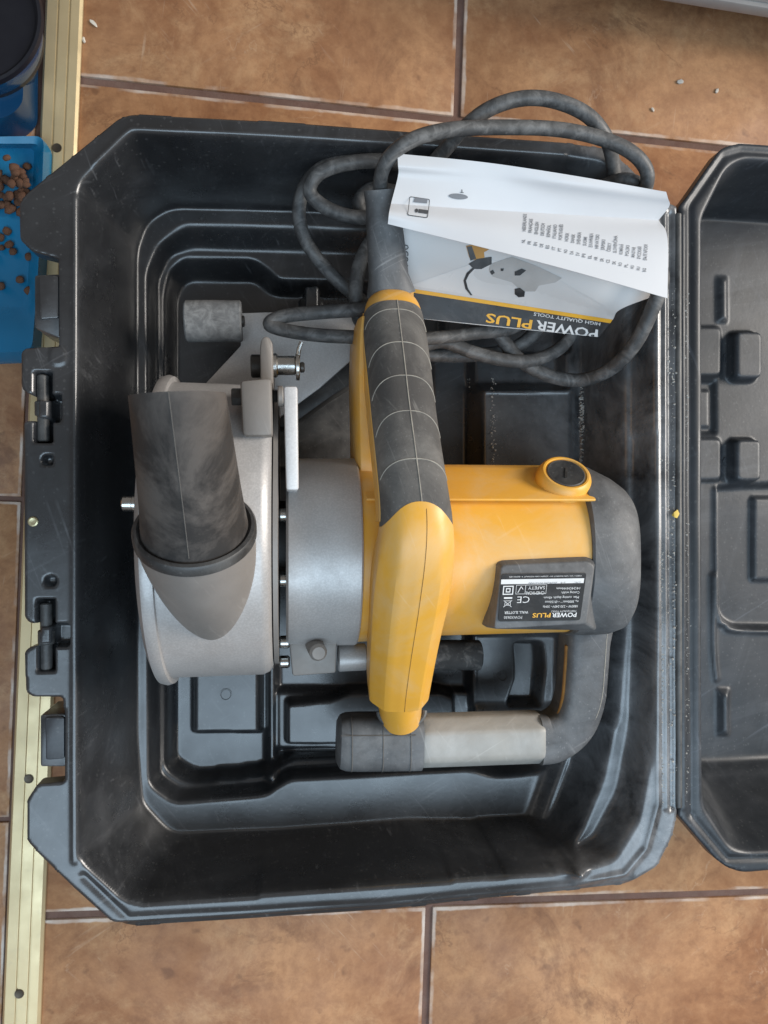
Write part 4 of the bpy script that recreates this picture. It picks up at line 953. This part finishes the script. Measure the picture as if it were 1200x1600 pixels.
labt([('S.N.:        5-4   2024/24130121900', .95, .185, .62, .04, .0)], M['inkgrey'])
bd = MB()
rim = round_poly([(-0.0, 0.0), (1, 0), (1, 1), (0, 1)], 0.03, 3)

# ------------------------------------------------------------------ pet feeder, bowl, kibble
fd0 = W(-30, 400, 0)
feeder_poly = [(-330, 205), (62, 198), (58, 300), (51, 440), (42, 552), (-330, 566)]
op_ = px_poly(feeder_poly, 0.034, 16); ip_ = px_poly([(-320, 214), (57, 214), (53, 300), (46, 460), (38, 496), (-320, 500)], 0.030, 14); fl_ = px_poly([(-310, 228), (54, 232), (50, 300), (43, 450), (34, 482), (-310, 484)], 0.008, 10)
feeder = empty('food_tray', (fd0.x, fd0.y, 0), 'light blue plastic pet food tray left of the gold strip', 'pet food tray')
bo = [Vector((p.x, p.y, 0.0005)) for p in op_]; rim1 = [Vector((p.x, p.y, 0.012)) for p in op_]
MB().loft([bo, rim1, [p.lerp(q, 0.15) + Vector((0, 0, 0.010)) for p, q in zip(rim1, [Vector((q.x, q.y, 0.014)) for q in ip_])], [Vector((q.x, q.y, 0.020)) for q in ip_], fl_]).build('tray_body', M['bluetray'], feeder, sharp=50)
hb = px_poly([(-230, -160), (61, -160), (59, 196), (40, 214), (0, 233), (-60, 244), (-230, 248)], 0.002, 12); ht_ = px_poly([(-200, -130), (38, -130), (36, 160), (20, 178), (-20, 192), (-60, 200), (-200, 205)], 0.040, 12)
MB().loft([hb, [p.lerp(q, 0.35) + Vector((0, 0, 0.008)) for p, q in zip(hb, ht_)], ht_]).build('bowl_holder', M['bluebowl'], feeder, sharp=60)
bw = W(-58, 18, 0.07)
bowl = empty('water_bowl', (bw.x, bw.y, 0), 'dark blue round pet water bowl with black rim beside the gold strip', 'pet bowl')
R0 = 116 * mpp(-58, 18, 0.07)
MB().lathe((bw.x, bw.y, 0), (0, 0, 1), [(0.012, 0.0), (0.012, R0 * 0.60), (0.018, R0 * 0.64), (0.04, R0 * 0.84), (0.066, R0 * 1.01), (0.068, R0 * 1.0), (0.066, R0 * 0.97), (0.06, R0 * 0.965)], 72).build('bowl_body', M['bluebowl'], bowl)
MB().lathe((bw.x, bw.y, 0), (0, 0, 1), [(0.0665, R0 * 1.02), (0.0695, R0 * 1.0), (0.0700, R0 * 0.96), (0.067, R0 * 0.90), (0.04, R0 * 0.86), (0.03, R0 * 0.4), (0.03, 0)], 72).build('bowl_lining', M['darkrim'], bowl)
MB().lathe((bw.x, bw.y, 0), (0, 0, 1), [(0.0535, 0.0), (0.0540, R0 * 0.885)], 64).build('water', M['water'], bowl)
bm = bmesh.new(); bmesh.ops.create_icosphere(bm, subdivisions=2, radius=1)
for v in bm.verts: v.co *= 1 + random.uniform(-.12, .12); v.co.z *= 0.62
KM = bpy.data.meshes.new('kibble'); bm.to_mesh(KM); bm.free(); KM.shade_smooth(); KM.materials.append(M['kibble'])
spots = [(11, 361), (14, 382), (20, 393), (0, 386), (2, 371), (46, 402), (31, 437), (0, 447), (46, 455), (38, 410 + 1), (12, 420 + 400 * 0)]
spots = [(11, 361, 0), (14, 382, 0), (20, 393, 0), (1, 387, 0), (0, 371, 0), (45, 401, 0), (31, 437, 0), (1, 447, 0), (45, 454, 0), (-12, 400, 0), (-18, 430, 0)]
for k in range(62):
    x = random.uniform(-45, 46); y = random.uniform(240, 328) + max(0, (x - 10)) * 0.2
    spots.append((x, min(y, 338), random.choice((0, 0.006, 0.011)) if y < 310 else 0))
for k, (x, y, dz) in enumerate(spots):
    o = bpy.data.objects.new('kibble', KM); COL.objects.link(o); s = random.uniform(0.0030, 0.0039); o.scale = (s, s * random.uniform(.85, 1.1), s)
    o.location = W(x, y, 0.0105 + dz); o.rotation_euler = (random.uniform(-.4, .4), random.uniform(-.4, .4), random.uniform(0, 6))
    if k < 11: tag(o, 'brown pet food pellet lying apart on the bare blue tray floor', 'kibble', 'scattered pellets in the food tray')
    else: tag(o, 'brown pet food pellet in the heap at the far end of the blue tray', 'kibble', 'heaped pellets in the food tray')

# ------------------------------------------------------------------ white appliance corner, crumbs, dust
ea, eb = W(1000, -3, 0.055), W(1240, 36, 0.055); d_ = (eb - ea).normalized(); nn_ = Vector((-d_.y, d_.x, 0)); nn_ = nn_ if nn_.y > 0 else -nn_
ap = empty('white_appliance', (ea + nn_ * 0.2).xy.to_3d(), 'bottom edge of a white appliance standing at the top right corner', 'appliance')
def slab(z0, z1, back, fwd=0.0, ext=0.0):
    a = ea - d_ * (0.04 + ext) + nn_ * fwd; b = ea + d_ * 0.55 + nn_ * fwd
    q = [a, b, b + nn_ * back, a + nn_ * back]; return [Vector((p.x, p.y, z0)) for p in q], [Vector((p.x, p.y, z1)) for p in q]
MB().prism(*slab(0.055, 0.066, 0.4)).build('appliance_edge', M['whiteedge'], ap, bevel=0.002)
MB().prism(*slab(0.0655, 0.16, 0.4, 0.003, -0.002)).build('appliance_panel', M['white'], ap, bevel=0.003)
for fx in (0.03, 0.48):
    c = ea + d_ * fx + nn_ * 0.06; MB().cyl((c.x, c.y, 0.0), (c.x, c.y, 0.056), 0.018, 20).build('foot', M['black'], ap)
def crumb(px, py, z, s, m, label, cat, group=None):
    bm = bmesh.new(); bmesh.ops.create_icosphere(bm, subdivisions=1, radius=1)
    for v in bm.verts: v.co *= 1 + random.uniform(-.25, .25)
    ang = random.uniform(0, PI); c = W(px, py, z + s[2] * 0.8)
    vs = [c + Matrix.Rotation(ang, 3, 'Z') @ Vector((v.co.x * s[0], v.co.y * s[1], v.co.z * s[2])) for v in bm.verts]; bm.verts.index_update(); fs = [tuple(v.index for v in f.verts) for f in bm.faces]; bm.free()
    tag(obj('crumb', vs, fs, m), label, cat, group)
crumb(146, 36, 0, (.0042, .0016, .0013), M['crumb'], 'white rice grain on the tile right of the gold strip', 'crumb')
crumb(131, 63, 0, (.0030, .0014, .0012), M['crumb'], 'small pale crumb touching the right edge of the gold strip', 'crumb')
crumb(1063, 128, 0, (.0042, .0022, .0014), M['speck'], 'largest grey chip on the tile at upper right', 'crumb')
crumb(1120, 142, 0, (.0026, .0018, .0013), M['crumb'], 'pale crumb on the tile, rightmost by the white appliance', 'crumb')
crumb(1020, 171, 0, (.0022, .0014, .0012), M['crumb'], 'tiny pale crumb on the tile above the open booklet', 'crumb')
crumb(1056, 804, RZ + .001, (.0032, .0022, .0018), M['yellowcrumb'], 'yellow crumb stuck on the hinge of the black case', 'crumb')
# plaster specks caught along the hinge and the pocket corners: nobody could count them
mb = MB()
def speckat(p, s):
    a = random.uniform(0, 6); v = [p + Vector((math.cos(a + k * PI / 2) * s, math.sin(a + k * PI / 2) * s * random.uniform(.5, 1), 0)) for k in range(4)] + [p + Vector((0, 0, s * 0.9))]
    mb.add(v, [(0, 1, 4), (1, 2, 4), (2, 3, 4), (3, 0, 4), (3, 2, 1, 0)])
for k in range(1100):
    x = random.choice((1036, 1036, 1043, 1052, 1073)) + random.gauss(0, 2.2); y = random.uniform(450, 1265)
    speckat(W(x, y, RZ + 0.0006), min(0.0011, 0.0003 * random.paretovariate(2.3)))
for k in range(150):
    x = 909 + random.gauss(0, 2); y = random.choice((random.uniform(590, 730), random.gauss(645, 18)))
    speckat(W(x, y, 0.0535), min(0.0014, 0.0004 * random.paretovariate(2.0)))
for k in range(160):
    x = random.choice((735, 771)) + random.gauss(0, 2.5); y = random.uniform(590, 725)
    speckat(W(x, y, 0.024 if x < 755 else 0.0585), min(0.0010, 0.0003 * random.paretovariate(2.3)))
sp_o = mb.build('plaster_specks', M['speck'], None, smooth=False); tag(sp_o, 'white plaster specks scattered over the black case along the hinge', 'dust', kind='stuff')
